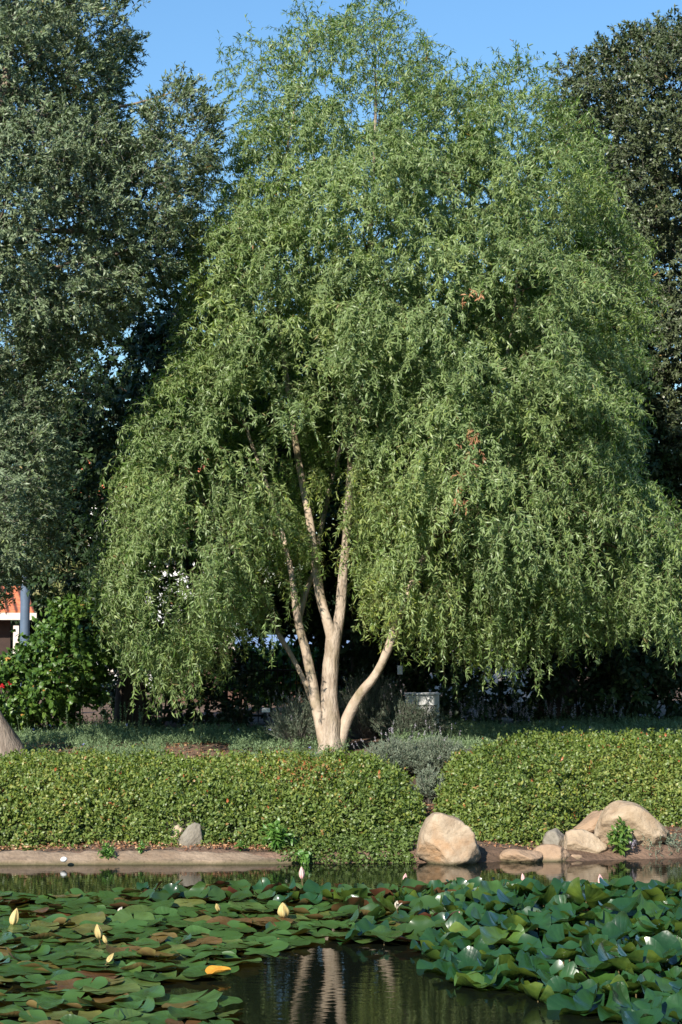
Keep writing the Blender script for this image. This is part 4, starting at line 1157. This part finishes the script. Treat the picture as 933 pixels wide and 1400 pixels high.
def litter(region, n, seed, label):
    rng = np.random.default_rng(seed)
    rg = np.asarray(region, float); lo, hi = rg.min(0), rg.max(0)
    x = rng.uniform(lo[0], hi[0], n); y = rng.uniform(lo[1], hi[1], n)
    k = inpoly(rg, x, y); x, y = x[k], y[k]; n = len(x)
    z = np.maximum(ground_z(x, y), 0.105 * (y < 16.52) * (x < -0.6)) + rng.uniform(0.004, 0.03, n)
    a = rng.uniform(0, 2 * np.pi, n)
    D = np.stack([np.cos(a), np.sin(a), rng.normal(0, 0.25, n)], -1)
    V1, F1, T1 = leaf_geo(np.stack([x, y, z], -1), D, rng.normal(size=(n, 3)) * 0.35 + np.array([0, 0, 1]), rng.uniform(0.02, 0.05, n), rng.uniform(0.012, 0.026, n), rng.random(n), curl=0.3)
    o = part_mesh('leaf_litter', [(V1, F1, T1, 0)], [M['litter']])
    tag(o, label, 'fallen leaves', kind='stuff')
litter([(-8, 16.30), (-3.0, 16.34), (-0.6, 16.40), (-0.2, 16.35), (0.1, 16.5), (0.1, 17.3), (-8, 17.2)], 6800, 401, 'fallen orange brown leaves between the concrete kerb and the left hedge')
litter([(0.7, 16.4), (3.5, 16.9), (6, 17.2), (6, 18.3), (2.2, 18.6), (1.2, 17.3), (1.0, 19.5), (0.7, 19.5)], 4200, 402, 'fallen orange brown leaves around the boulders under the right hedge')
litter([(-8, 19.9), (0, 19.9), (0, 23), (-8, 23)], 4200, 403, 'brown mulch of dead leaves on the bare patches of the left bed')

# ------------------------------------------------------------------ fence, signs, pole, buildings
def fence():
    Yf = 29.0; x0, x1 = (335 - 466.5) / F * Yf, (480 - 466.5) / F * Yf
    z0 = float(ground_z(0, Yf)); zt = CAMZ - (903 - 880) / F * Yf
    root = empty('iron_fence', (x0, Yf, z0), 'black iron picket fence in the shade behind the willow trunks', 'fence')
    x1 += 1.0; x0 -= 0.3
    for zz in (z0 + 0.12, zt - 0.16):
        bm = bmesh.new(); box_bm(bm, ((x0 + x1) / 2, Yf, zz), (x1 - x0, 0.03, 0.035)); bm_obj('rail', bm, M['iron'], root)
    for i in range(3):
        bm = bmesh.new(); xx = x0 + (x1 - x0) * i / 2
        box_bm(bm, (xx, Yf, (z0 + zt) / 2), (0.06, 0.06, zt - z0 + 0.06)); bm_obj('post', bm, M['iron'], root)
    x = x0 + 0.11
    while x < x1 - 0.05:
        bm = bmesh.new()
        box_bm(bm, (x, Yf - 0.001, (z0 + zt) / 2 - 0.02), (0.016, 0.016, zt - z0 - 0.06))
        r = bmesh.ops.create_cone(bm, segments=4, radius1=0.018, radius2=0.0, depth=0.07)
        bmesh.ops.translate(bm, vec=(x, Yf - 0.001, zt - 0.015), verts=r['verts'])
        bm_obj('picket', bm, M['iron'], root)
        x += 0.105
fence()

def placard(label, px, py, Y, w_px, h_px):
    k = Y / F; p = at(px, py, Y); z0 = float(ground_z(p[0], Y))
    root = empty('plant_label', (p[0], Y, z0), label, 'sign', 'small white plates in the shade')
    bm = bmesh.new(); box_bm(bm, (p[0], Y + 0.012, (z0 + p[2]) / 2), (0.015, 0.01, p[2] - z0)); bm_obj('stake', bm, M['iron'], root)
    bm = bmesh.new(); box_bm(bm, tuple(p), (w_px * k, 0.008, h_px * k)); bm_obj('plate', bm, M['white'], root, bevel=0.002)
placard('small white plate on a stake left of the willow trunk', 364, 971, 24.0, 11, 6)
placard('small upright white plate right of the slanting limb', 547, 916, 26.0, 7, 12)

def slat_box():
    Y = 25.0; a = at(557, 950, Y); b = at(588, 975, Y); z0 = float(ground_z(a[0], Y))
    root = empty('slatted_box', (a[0], Y, z0), 'white slatted box standing in shade right of the willow trunk', 'box')
    H_ = a[2] - z0; nsl = 4; W_ = b[0] - a[0] + 0.12
    for i in range(nsl):
        bm = bmesh.new(); hh = H_ / nsl
        box_bm(bm, (a[0] + W_ / 2, Y, z0 + hh * (i + 0.5)), (W_, 0.022, hh - 0.014)); bm_obj('slat', bm, M['white'], root, bevel=0.003)
    for sx in (0, W_):
        bm = bmesh.new(); box_bm(bm, (a[0] + sx, Y + 0.22, z0 + H_ / 2), (0.03, 0.40, H_)); bm_obj('side_panel', bm, M['white'], root, bevel=0.003)
    bm = bmesh.new(); box_bm(bm, (a[0] + W_ / 2, Y + 0.2, z0 + H_ + 0.012), (W_ + 0.06, 0.48, 0.02)); bm_obj('lid', bm, M['white'], root, bevel=0.003)
slat_box()

def pole():
    Y = 31.0; p = at(34, 870, Y); z0 = float(ground_z(p[0], Y)); zt = at(34, 690, Y)[2]
    root = empty('utility_pole', (p[0], Y, z0), 'grey blue metal pole in front of the tiled roof at the left', 'pole')
    n = 12
    path = np.array([[(p[0], Y, z0 + (zt - z0) * i / (n - 1), 0.085) for i in range(n)]])
    V, Q = tube_geo(path[..., :3], path[..., 3], 16)
    part_mesh('shaft', [(V, [Q], None, 0)], [M['polegrey']], root, smooth=True)
    zb = at(34, 796, Y)[2]
    path = np.array([[(p[0], Y, zb - 0.02), (p[0], Y, zb + 0.02)]]); V, Q = tube_geo(path, np.full((1, 2), 0.095), 16)
    part_mesh('band', [(V, [Q], None, 0)], [M['cream']], root, smooth=True)
pole()

def gable_roof(bm, x0, x1, y0, y1, z, rise, over=0.5, th=0.12):
    ym = (y0 + y1) / 2
    a, b = x0 - over, x1 + over
    for s in (-1, 1):
        ye = y0 - over if s < 0 else y1 + over
        zo = z - rise * over / (ym - y0)
        vs = [bm.verts.new(q) for q in ((a, ye, zo), (b, ye, zo), (b, ym, z + rise), (a, ym, z + rise), (a, ye, zo + th), (b, ye, zo + th), (b, ym, z + rise + th), (a, ym, z + rise + th))]
        for f in ((0, 1, 2, 3), (4, 5, 6, 7), (0, 1, 5, 4), (1, 2, 6, 5), (2, 3, 7, 6), (3, 0, 4, 7)):
            bm.faces.new([vs[i] for i in f])
    bmesh.ops.recalc_face_normals(bm, faces=bm.faces)

def small_house():
    Y = 40.0
    root = empty('tiled_pavilion', (-9.75, Y, 0.76), 'low dark walled building with an orange tiled roof at the left border', 'building')
    root.rotation_euler = (0, 0, rad(14))
    def lo(name, bm, m): 
        o = bm_obj(name, bm, m, root, loc=(0, 0, 0)); return o
    bm = bmesh.new(); box_bm(bm, (0, 2.5, 0.92), (4.4, 5, 1.86)); lo('wall', bm, M['brown'])
    bm = bmesh.new(); gable_roof(bm, -2.2, 2.2, 0, 5, 1.98, 0.55, 0.5); r = lo('roof', bm, M['tile'])
    bm = bmesh.new(); box_bm(bm, (0, -0.53, 1.86), (5.5, 0.05, 0.16)); f = bm_obj('fascia', bm, M['cream'], root, loc=(0, 0, 0))
    for i, (xx, w_) in enumerate(((-1.2, 1.2), (0.45, 1.5))):
        bm = bmesh.new(); box_bm(bm, (xx, -0.03, 1.52), (w_, 0.05, 0.28)); wn = lo('window', bm, M['white'])
        bm = bmesh.new(); box_bm(bm, (xx, -0.06, 1.46), (w_ - 0.1, 0.02, 0.08)); p = bm_obj('pane', bm, M['glass'], wn, loc=(0, 0, 0))
    for xx in (-2.3, 0.0, 2.3):
        bm = bmesh.new(); box_bm(bm, (xx, -0.42, 0.82), (0.12, 0.12, 1.66)); lo('post', bm, M['cream'] if xx else M['brown'])
small_house()

def white_house():
    Y = 46.0; k = Y / F
    xa, xb = (120 - 466.5) * k, (335 - 466.5) * k
    z0 = 0.7; zt = at(0, 668, Y)[2]
    root = empty('white_house', ((xa + xb) / 2, Y, z0), 'two storey white house with a terracotta roof glimpsed through the leaves at the left', 'building')
    bm = bmesh.new(); box_bm(bm, ((xa + xb) / 2, Y + 3, (z0 + zt) / 2), (xb - xa, 6, zt - z0)); bm_obj('wall', bm, M['white'], root)
    bm = bmesh.new(); gable_roof(bm, xa, xb, Y, Y + 6, zt, 1.0, 0.45); bm_obj('roof', bm, M['tile'], root)
    for xx in (0.2, 0.5, 0.8):
        for zz in (1.2, 3.9):
            bm = bmesh.new(); box_bm(bm, (xa + (xb - xa) * xx, Y - 0.02, z0 + zz), (0.8, 0.05, 1.1)); wn = bm_obj('window', bm, M['glass'], root)
            bm = bmesh.new(); box_bm(bm, (xa + (xb - xa) * xx, Y - 0.05, z0 + zz - 0.6), (0.95, 0.12, 0.06)); bm_obj('sill', bm, M['cream'], wn, loc=(0, 0, 0))
white_house()

def low_wall():
    Y = 38.0; k = Y / F
    root = empty('painted_wall', ((330 - 466.5) * k, Y, 0.75), 'long low wall, white on the left and blue on the right, over a red brown base behind the fence', 'wall')
    xa, xm, xb = (230 - 466.5) * k, (322 - 466.5) * k, (480 - 466.5) * k
    zt = CAMZ + (880 - 868) * k; zm = CAMZ - (891 - 880) * k; z0 = 0.7
    bm = bmesh.new(); box_bm(bm, ((xa + xm) / 2, Y, (zt + zm) / 2), (xm - xa, 0.2, zt - zm)); bm_obj('white_panel', bm, M['cream'], root)
    bm = bmesh.new(); box_bm(bm, ((xm + xb) / 2 + 0.002, Y, (zt + zm) / 2), (xb - xm, 0.2, zt - zm)); bm_obj('blue_panel', bm, M['blue'], root)
    bm = bmesh.new(); box_bm(bm, ((xa + xb) / 2, Y, (zm + z0) / 2 - 0.002), (xb - xa + 0.04, 0.26, zm - z0)); bm_obj('base', bm, M['plinth'], root)
    xa, xb = (585 - 466.5) * k, (735 - 466.5) * k; zt = CAMZ + (880 - 862) * k
    root = empty('garden_wall', ((xa + xb) / 2, Y, 0.75), 'cream rendered wall glimpsed under the willow branches right of the trunk', 'wall')
    bm = bmesh.new(); box_bm(bm, ((xa + xb) / 2, Y, (zt + z0) / 2), (xb - xa, 0.22, zt - z0)); bm_obj('wall_panel', bm, M['cream'], root)
    bm = bmesh.new(); box_bm(bm, ((xa + xb) / 2, Y, zt + 0.04), (xb - xa + 0.1, 0.32, 0.08)); bm_obj('coping', bm, M['plinth'], root)
low_wall()

# ------------------------------------------------------------------ water lilies
def pad_mesh(name, seed, cup, wave, fold, mat, nseg=34, rings=(0.0, 0.22, 0.45, 0.66, 0.84, 0.95, 1.0)):
    rs = random.Random(seed)
    ph = [rs.uniform(0, 6.28) for _ in range(4)]; kk = [rs.choice((2, 3)), rs.choice((4, 5)), rs.choice((7, 9))]
    notch = rs.uniform(0.07, 0.16); fa = rs.uniform(0, 6.28)
    asp = rs.uniform(0.86, 1.0)
    V = [(0, 0, 0)]; F_ = []
    for r in rings[1:]:
        for j in range(nseg + 1):
            th = notch + (2 * math.pi - 2 * notch) * j / nseg
            rr = r * (1 + 0.05 * math.sin(3 * th + ph[3]) + 0.012 * math.sin(kk[2] * th + ph[2]) * r)
            x, y = rr * math.cos(th) * asp, rr * math.sin(th)
            z = cup * r ** 2.2 + wave * r ** 3 * (0.6 * math.sin(kk[0] * th + ph[0]) + 0.4 * math.sin(kk[1] * th + ph[1])) + 0.12 * wave * r ** 6 * math.sin(kk[2] * th + ph[2])
            if fold:
                s = x * math.cos(fa) + y * math.sin(fa)
                if s > 0.25:
                    q = (s - 0.25); a_ = fold * 1.9; z += (1 - math.cos(a_ * q)) / a_; dq = q - math.sin(a_ * q) / a_; x -= math.cos(fa) * dq; y -= math.sin(fa) * dq
            V.append((x, y, z))
    n = nseg + 1
    tris = np.array([(0, 1 + j, 2 + j) for j in range(nseg)])
    q = []
    for i in range(len(rings) - 2):
        b = 1 + i * n
        for j in range(nseg):
            q.append((b + j, b + n + j, b + n + j + 1, b + j + 1))
    return mesh_np(name, np.array(V), [tris, np.array(q)], [mat], smooth=True)

flat_lib = [pad_mesh('lily_pad', 500 + i, 0.04, 0.09, 0, M['pad_flat']) for i in range(7)]
fold_lib = [pad_mesh('lily_pad', 520 + i, 0.05, 0.07, 0.45 + 0.2 * (i % 4), M['pad_flat']) for i in range(7)]
gloss_lib = [pad_mesh('lily_pad', 540 + i, 0.30, 0.30, 0.8 * (i % 3 == 0), M['pad_gloss']) for i in range(12)]
red_lib = [pad_mesh('lily_pad', 560 + i, 0.14, 0.14, 0.9 * (i % 2), M['pad_red']) for i in range(8)]
stalk_me = None
def make_stalk():
    path = np.array([[(0, 0, -0.5), (0.01, 0, -0.25), (0, 0.005, -0.1), (0, 0, 0)]])
    V, Q = tube_geo(path, np.array([[0.006, 0.006, 0.005, 0.005]]), 6)
    return mesh_np('stalk', V, [Q], [M['stalk']], smooth=True)
stalk_me = make_stalk()

def sample_px_poly(rng, poly, z, dmin, ntry):
    pp = np.asarray(poly, float)
    Wp = on_plane(pp[:, 0], pp[:, 1], z)[:, :2]
    lo, hi = Wp.min(0), Wp.max(0)
    out = []
    x = rng.uniform(lo[0], hi[0], ntry); y = rng.uniform(lo[1], hi[1], ntry)
    k = inpoly(Wp, x, y)
    d, _ = edist(Wp, x, y)
    for a, b, dd in zip(x[k], y[k], d[k]):
        if all((a - c[0]) ** 2 + (b - c[1]) ** 2 > dmin * dmin for c in out):
            out.append((a, b, dd))
    return out

rng = np.random.default_rng(777)
rs = random.Random(777)
pads = []      # (x,y,z,scale,tiltaxisangle,tilt,spin,lib,kind)
left_poly = [(-60, 1226), (100, 1228), (200, 1222), (330, 1220), (460, 1222), (580, 1222), (600, 1240), (590, 1275), (560, 1290), (470, 1288), (400, 1296), (330, 1322), (300, 1335), (215, 1350), (190, 1362), (300, 1378), (330, 1420), (-80, 1420)]
right_poly = [(600, 1226), (720, 1224), (990, 1222), (1020, 1300), (1010, 1410), (900, 1402), (820, 1384), (720, 1356), (650, 1342), (600, 1320), (575, 1300), (590, 1270)]
far_strip = [(180, 1222), (330, 1219), (560, 1218), (760, 1218), (960, 1216), (960, 1226), (700, 1232), (560, 1244), (420, 1240), (200, 1234)]
for (x, y, dd) in sample_px_poly(rng, left_poly, 0.0, 0.135, 12000):
    u = rs.random(); s = rs.uniform(0.10, 0.165)
    if u < 0.64: pads.append((x, y, rs.uniform(0.008, 0.04), s, rs.uniform(0, 6.28), rad(abs(rs.gauss(0, 7))), rs.uniform(0, 6.28), rs.choice(flat_lib), 'flat'))
    elif u < 0.85: pads.append((x, y, rs.uniform(0.015, 0.03), s * 0.9, rs.uniform(0, 6.28), rad(rs.uniform(1, 6)), rs.uniform(0, 6.28), rs.choice(fold_lib), 'fold'))
    else: pads.append((x, y, rs.uniform(0.02, 0.04), s * 0.6, rs.uniform(0, 6.28), rad(rs.uniform(6, 20)), rs.uniform(0, 6.28), rs.choice(fold_lib + red_lib[:2]), 'fold'))
for (x, y, dd) in sample_px_poly(rng, far_strip, 0.02, 0.15, 5000):
    pads.append((x, y, rs.uniform(0.02, 0.07), rs.uniform(0.07, 0.115), rs.uniform(0, 6.28), rad(rs.uniform(8, 48)), rs.uniform(0, 6.28), rs.choice(red_lib + gloss_lib[:3]), 'red'))
for (x, y, dd) in sample_px_poly(rng, right_poly, 0.04, 0.135, 9000):
    h = 0.005 + 0.22 * min(dd / 0.8, 1) * rs.uniform(0.3, 1)
    pads.append((x, y, h, rs.uniform(0.095, 0.165), rs.gauss(1.2, 1.8), rad(min(45, abs(rs.gauss(8, 14)))), rs.uniform(0, 6.28), rs.choice(gloss_lib), 'gloss'))
# middle reddish clump between the two patches
for (x, y, dd) in sample_px_poly(rng, [(470, 1222), (620, 1216), (640, 1262), (560, 1292), (480, 1284)], 0.03, 0.16, 2500):
    pads.append((x, y, rs.uniform(0.02, 0.08), rs.uniform(0.08, 0.13), rs.uniform(0, 6.28), rad(rs.uniform(5, 42)), rs.uniform(0, 6.28), rs.choice(red_lib + gloss_lib[:5]), 'red'))
print('pads', len(pads))
LAB = {
    'flat': ('flat green lily pad floating in the left patch', 'flat green lily pads of the left patch'),
    'fold': ('lily pad with a curled up brownish edge in the left patch', 'curled brownish lily pads of the left patch'),
    'gloss': ('glossy dark green lily pad raised above the water in the right patch', 'glossy raised lily pads of the right patch'),
    'red': ('tilted reddish lily pad standing in the far middle of the pond', 'reddish lily pads at the far edge of the patch'),
}
pads.sort(key=lambda p: -(p[3] / math.hypot(p[0], p[1])) * (1 if abs((p[0] / p[1]) * F) < 480 and p[1] > 9.0 else 0.01))
ORD = ['leftmost', 'second leftmost', 'third leftmost', 'fourth leftmost', 'fifth leftmost', 'sixth leftmost', 'seventh leftmost', 'eighth leftmost', 'ninth leftmost', 'tenth leftmost', 'eleventh leftmost', 'twelfth leftmost', 'thirteenth leftmost', 'fourteenth leftmost', 'fifteenth leftmost']
def pad_cell(p):
    px = 466.5 + p[0] / p[1] * F; py = 880 + (CAMZ - p[2]) / p[1] * F
    kind = p[8]
    if kind == 'gloss':
        col = 'at the right border' if px > 860 else 'below the largest boulder' if px > 780 else 'below the flat slabs' if px > 690 else 'at the patch tip'
        rows = (1236, 1250, 1266, 1284, 1304, 1326, 1348)
    else:
        col = 'at the left border' if px < 90 else 'below the grey wedge stone' if px < 230 else 'beyond the open water' if px < 420 else 'nearest the big tan boulder'
        rows = (1240, 1254, 1268, 1284, 1304, 1328, 1350, 1375)
    row = sum(py > r for r in rows)
    return kind, col, row, len(rows)
NUM = ['back', 'second', 'third', 'fourth', 'fifth', 'sixth', 'seventh', 'eighth', 'front']
NAME = {'flat': 'flat green lily pad', 'fold': 'curled brownish lily pad', 'gloss': 'glossy green lily pad', 'red': 'tilted reddish lily pad'}
cells = {}
for i, p in enumerate(pads[:292]): cells.setdefault(pad_cell(p), []).append(i)
LABEL = {}
for (kind, col, row, nr), ids in cells.items():
    ids.sort(key=lambda i: pads[i][0] / pads[i][1])
    rn = 'front row' if row == nr else NUM[row] + (' row' if row == 0 else ' row from back')
    for j, i in enumerate(ids):
        o_ = ('' if len(ids) == 1 else ORD[min(j, 14)] + ', ')
        LABEL[i] = f"{NAME[kind]} {col}, {o_}{rn}"
rest = []
for i, (x, y, z, s, ax, tilt, spin, me, kind) in enumerate(pads):
    q = Quaternion((math.cos(ax), math.sin(ax), 0), tilt) @ Quaternion((0, 0, 1), spin)
    if i < 292:
        o = bpy.data.objects.new('lily_pad', me); C.objects.link(o)
        o.rotation_mode = 'QUATERNION'; o.rotation_quaternion = q
        o.location = (x, y, z); o.scale = (s, s, s)
        tag(o, LABEL[i], 'lily pad', LAB[kind][1])
        if kind in ('gloss', 'red'):
            st = bpy.data.objects.new('stalk', stalk_me); C.objects.link(st); st.parent = o
            st.rotation_mode = 'QUATERNION'; st.rotation_quaternion = q.inverted(); st.scale = (1 / s, 1 / s, 1 / s)
    else:
        rest.append((me, Matrix.Translation((x, y, z)) @ q.to_matrix().to_4x4() @ Matrix.Scale(s, 4)))
if rest:
    Vs, Tq, Qq, off, mi = [], [], [], 0, []
    mlist = [M['pad_flat'], M['pad_gloss'], M['pad_red']]
    F3, F4, m3, m4 = [], [], [], []
    for me, mt in rest:
        nv = len(me.vertices); co = np.empty(nv * 3, np.float32); me.vertices.foreach_get('co', co); co = co.reshape(-1, 3)
        mm = np.array(mt); Vs.append(co @ mm[:3, :3].T + mm[:3, 3])
        idx = mlist.index(me.materials[0])
        tri = np.array([p.vertices[:] for p in me.polygons if p.loop_total == 3]) + off; quad = np.array([p.vertices[:] for p in me.polygons if p.loop_total == 4]) + off
        F3.append(tri); F4.append(quad); m3 += [idx] * len(tri); m4 += [idx] * len(quad); off += nv
    me = mesh_np('lily_pads', np.concatenate(Vs), [np.concatenate(F3), np.concatenate(F4)], mlist, smooth=True, matidx=np.array(m3 + m4))
    o = link('lily_pads', me); tag(o, 'further small lily pads crowded between the others on the pond', 'lily pads', kind='stuff')

# one yellowed pad and buds
p = on_plane(298, 1331, 0.03)
gold = pad_mesh('lily_pad', 601, 0.02, 0.06, 1.4, M['pad_gold'])
o = link('lily_pad', gold, None, loc=(p[0], p[1], 0.045)); o.scale = (0.085, 0.05, 0.07); o.rotation_euler = (rad(30), 0, 0.1)
tag(o, 'orange yellow withered lily pad at the edge of the open water', 'lily pad')

def bud(label, px, py, h_px, tilt, mat, seed, group, zb=0.05, fat=0.21):
    """closed bud: pointed body of overlapping petals on a short stalk; (px,py) its foot"""
    p = on_plane(px, py, zb); Y = p[1]; H_ = h_px * Y / F
    root = empty('lily_bud', (p[0], Y, zb), label, 'flower bud', group)
    rs = random.Random(seed)
    ax = rs.uniform(-0.3, 0.3)
    root.rotation_euler = (ax, rad(tilt), rs.uniform(0, 6))
    # body
    n, sg = 14, 30
    V = []; 
    for i in range(n):
        u = i / (n - 1); r = fat * H_ * (math.sin(math.pi * u ** 0.75) ** 0.8 if 0 < u < 1 else 0.02)
        for j in range(sg):
            a = 2 * math.pi * j / sg; k = 1 + 0.22 * math.cos(5 * a + u * 2.2) - 0.08 * math.cos(10 * a)
            V.append((r * k * math.cos(a), r * k * math.sin(a), u * H_))
    Q = [(i * sg + j, i * sg + (j + 1) % sg, (i + 1) * sg + (j + 1) % sg, (i + 1) * sg + j) for i in range(n - 1) for j in range(sg)]
    link('bud', mesh_np('bud', np.array(V), [np.array(Q)], [mat], smooth=True), root, loc=(0, 0, 0))
    link('stalk', stalk_me, root, loc=(0, 0, 0.004))
gy = 'pale yellow buds among the left lily pads'
bud('tall pale yellow bud standing nearest the left border', 17, 1266, 25, 8, M['bud_yellow'], 1, gy)
bud('pale yellow upright bud in the middle of the left pads', 136, 1284, 22, 3, M['bud_yellow'], 2, gy)
bud('short pale yellow bud just right of the upright bud', 146, 1290, 13, 22, M['bud_yellow'], 3, gy)
bud('pale yellow bud leaning low in front of the other left buds', 147, 1316, 16, 45, M['bud_yellow'], 4, gy)
bud('slim pale yellow bud leaning right in the far left pads', 300, 1246, 15, 38, M['bud_yellow'], 5, gy)
bud('plump pale yellow bud standing beside the reddish pads', 389, 1254, 23, 22, M['bud_yellow'], 6, gy, fat=0.3)
bud('short whitish bud lying among the far left pads', 162, 1248, 11, 50, M['petal_white'], 7, gy)
gp = 'pink buds among the far lily pads'
for i, (a, b, h, t, lb) in enumerate([(716, 1206, 12, -10, 'pink bud on the far edge below the low pinkish stones'), (776, 1232, 15, 4, 'left one of two slim pink buds in front of the far pads'), (783, 1232, 15, 10, 'right one of two slim pink buds in front of the far pads'),
        (806, 1226, 17, 32, 'leaning pinkish bud with a pale edge on the right'), (822, 1212, 17, 3, 'upright pinkish bud below the leafy plant of the bank'), (627, 1258, 12, 4, 'short pink bud between the left and right patches'),
        (553, 1206, 12, 5, 'dark pink bud below the big rounded boulder'), (413, 1202, 17, -4, 'dark pink bud standing at the far edge right of the kerb end')]):
    bud(lb, a, b, h, t, M['bud_pink'], 20 + i, gp, zb=0.09, fat=0.2)

def open_flower(label, px, py, size, mat, seed, zb=0.1):
    p = on_plane(px, py, zb); root = empty('lily_flower', tuple(p), label, 'flower'); rs = random.Random(seed)
    for i in range(9):
        a = i * 2.399 ; el = rad(35 + 35 * (i % 2)); L = size
        D = np.array([[math.cos(a) * math.cos(el), math.sin(a) * math.cos(el), math.sin(el)]])
        N = np.array([[-math.cos(a) * math.sin(el), -math.sin(a) * math.sin(el), math.cos(el)]])
        V, Fc, T = leaf_geo(np.array([[0, 0, 0.]]), D, N, L, L * 0.42, np.zeros(1), curl=-0.2, wid=(0.5, 0.45))
        link('petal', mesh_np('petal', V, Fc, [mat]), root, loc=(0, 0, 0))
    link('stalk', stalk_me, root, loc=(0, 0, 0))
open_flower('small open white water lily flower between the two patches', 543, 1243, 0.06, M['petal_white'], 1)
print('objects', len(bpy.data.objects))
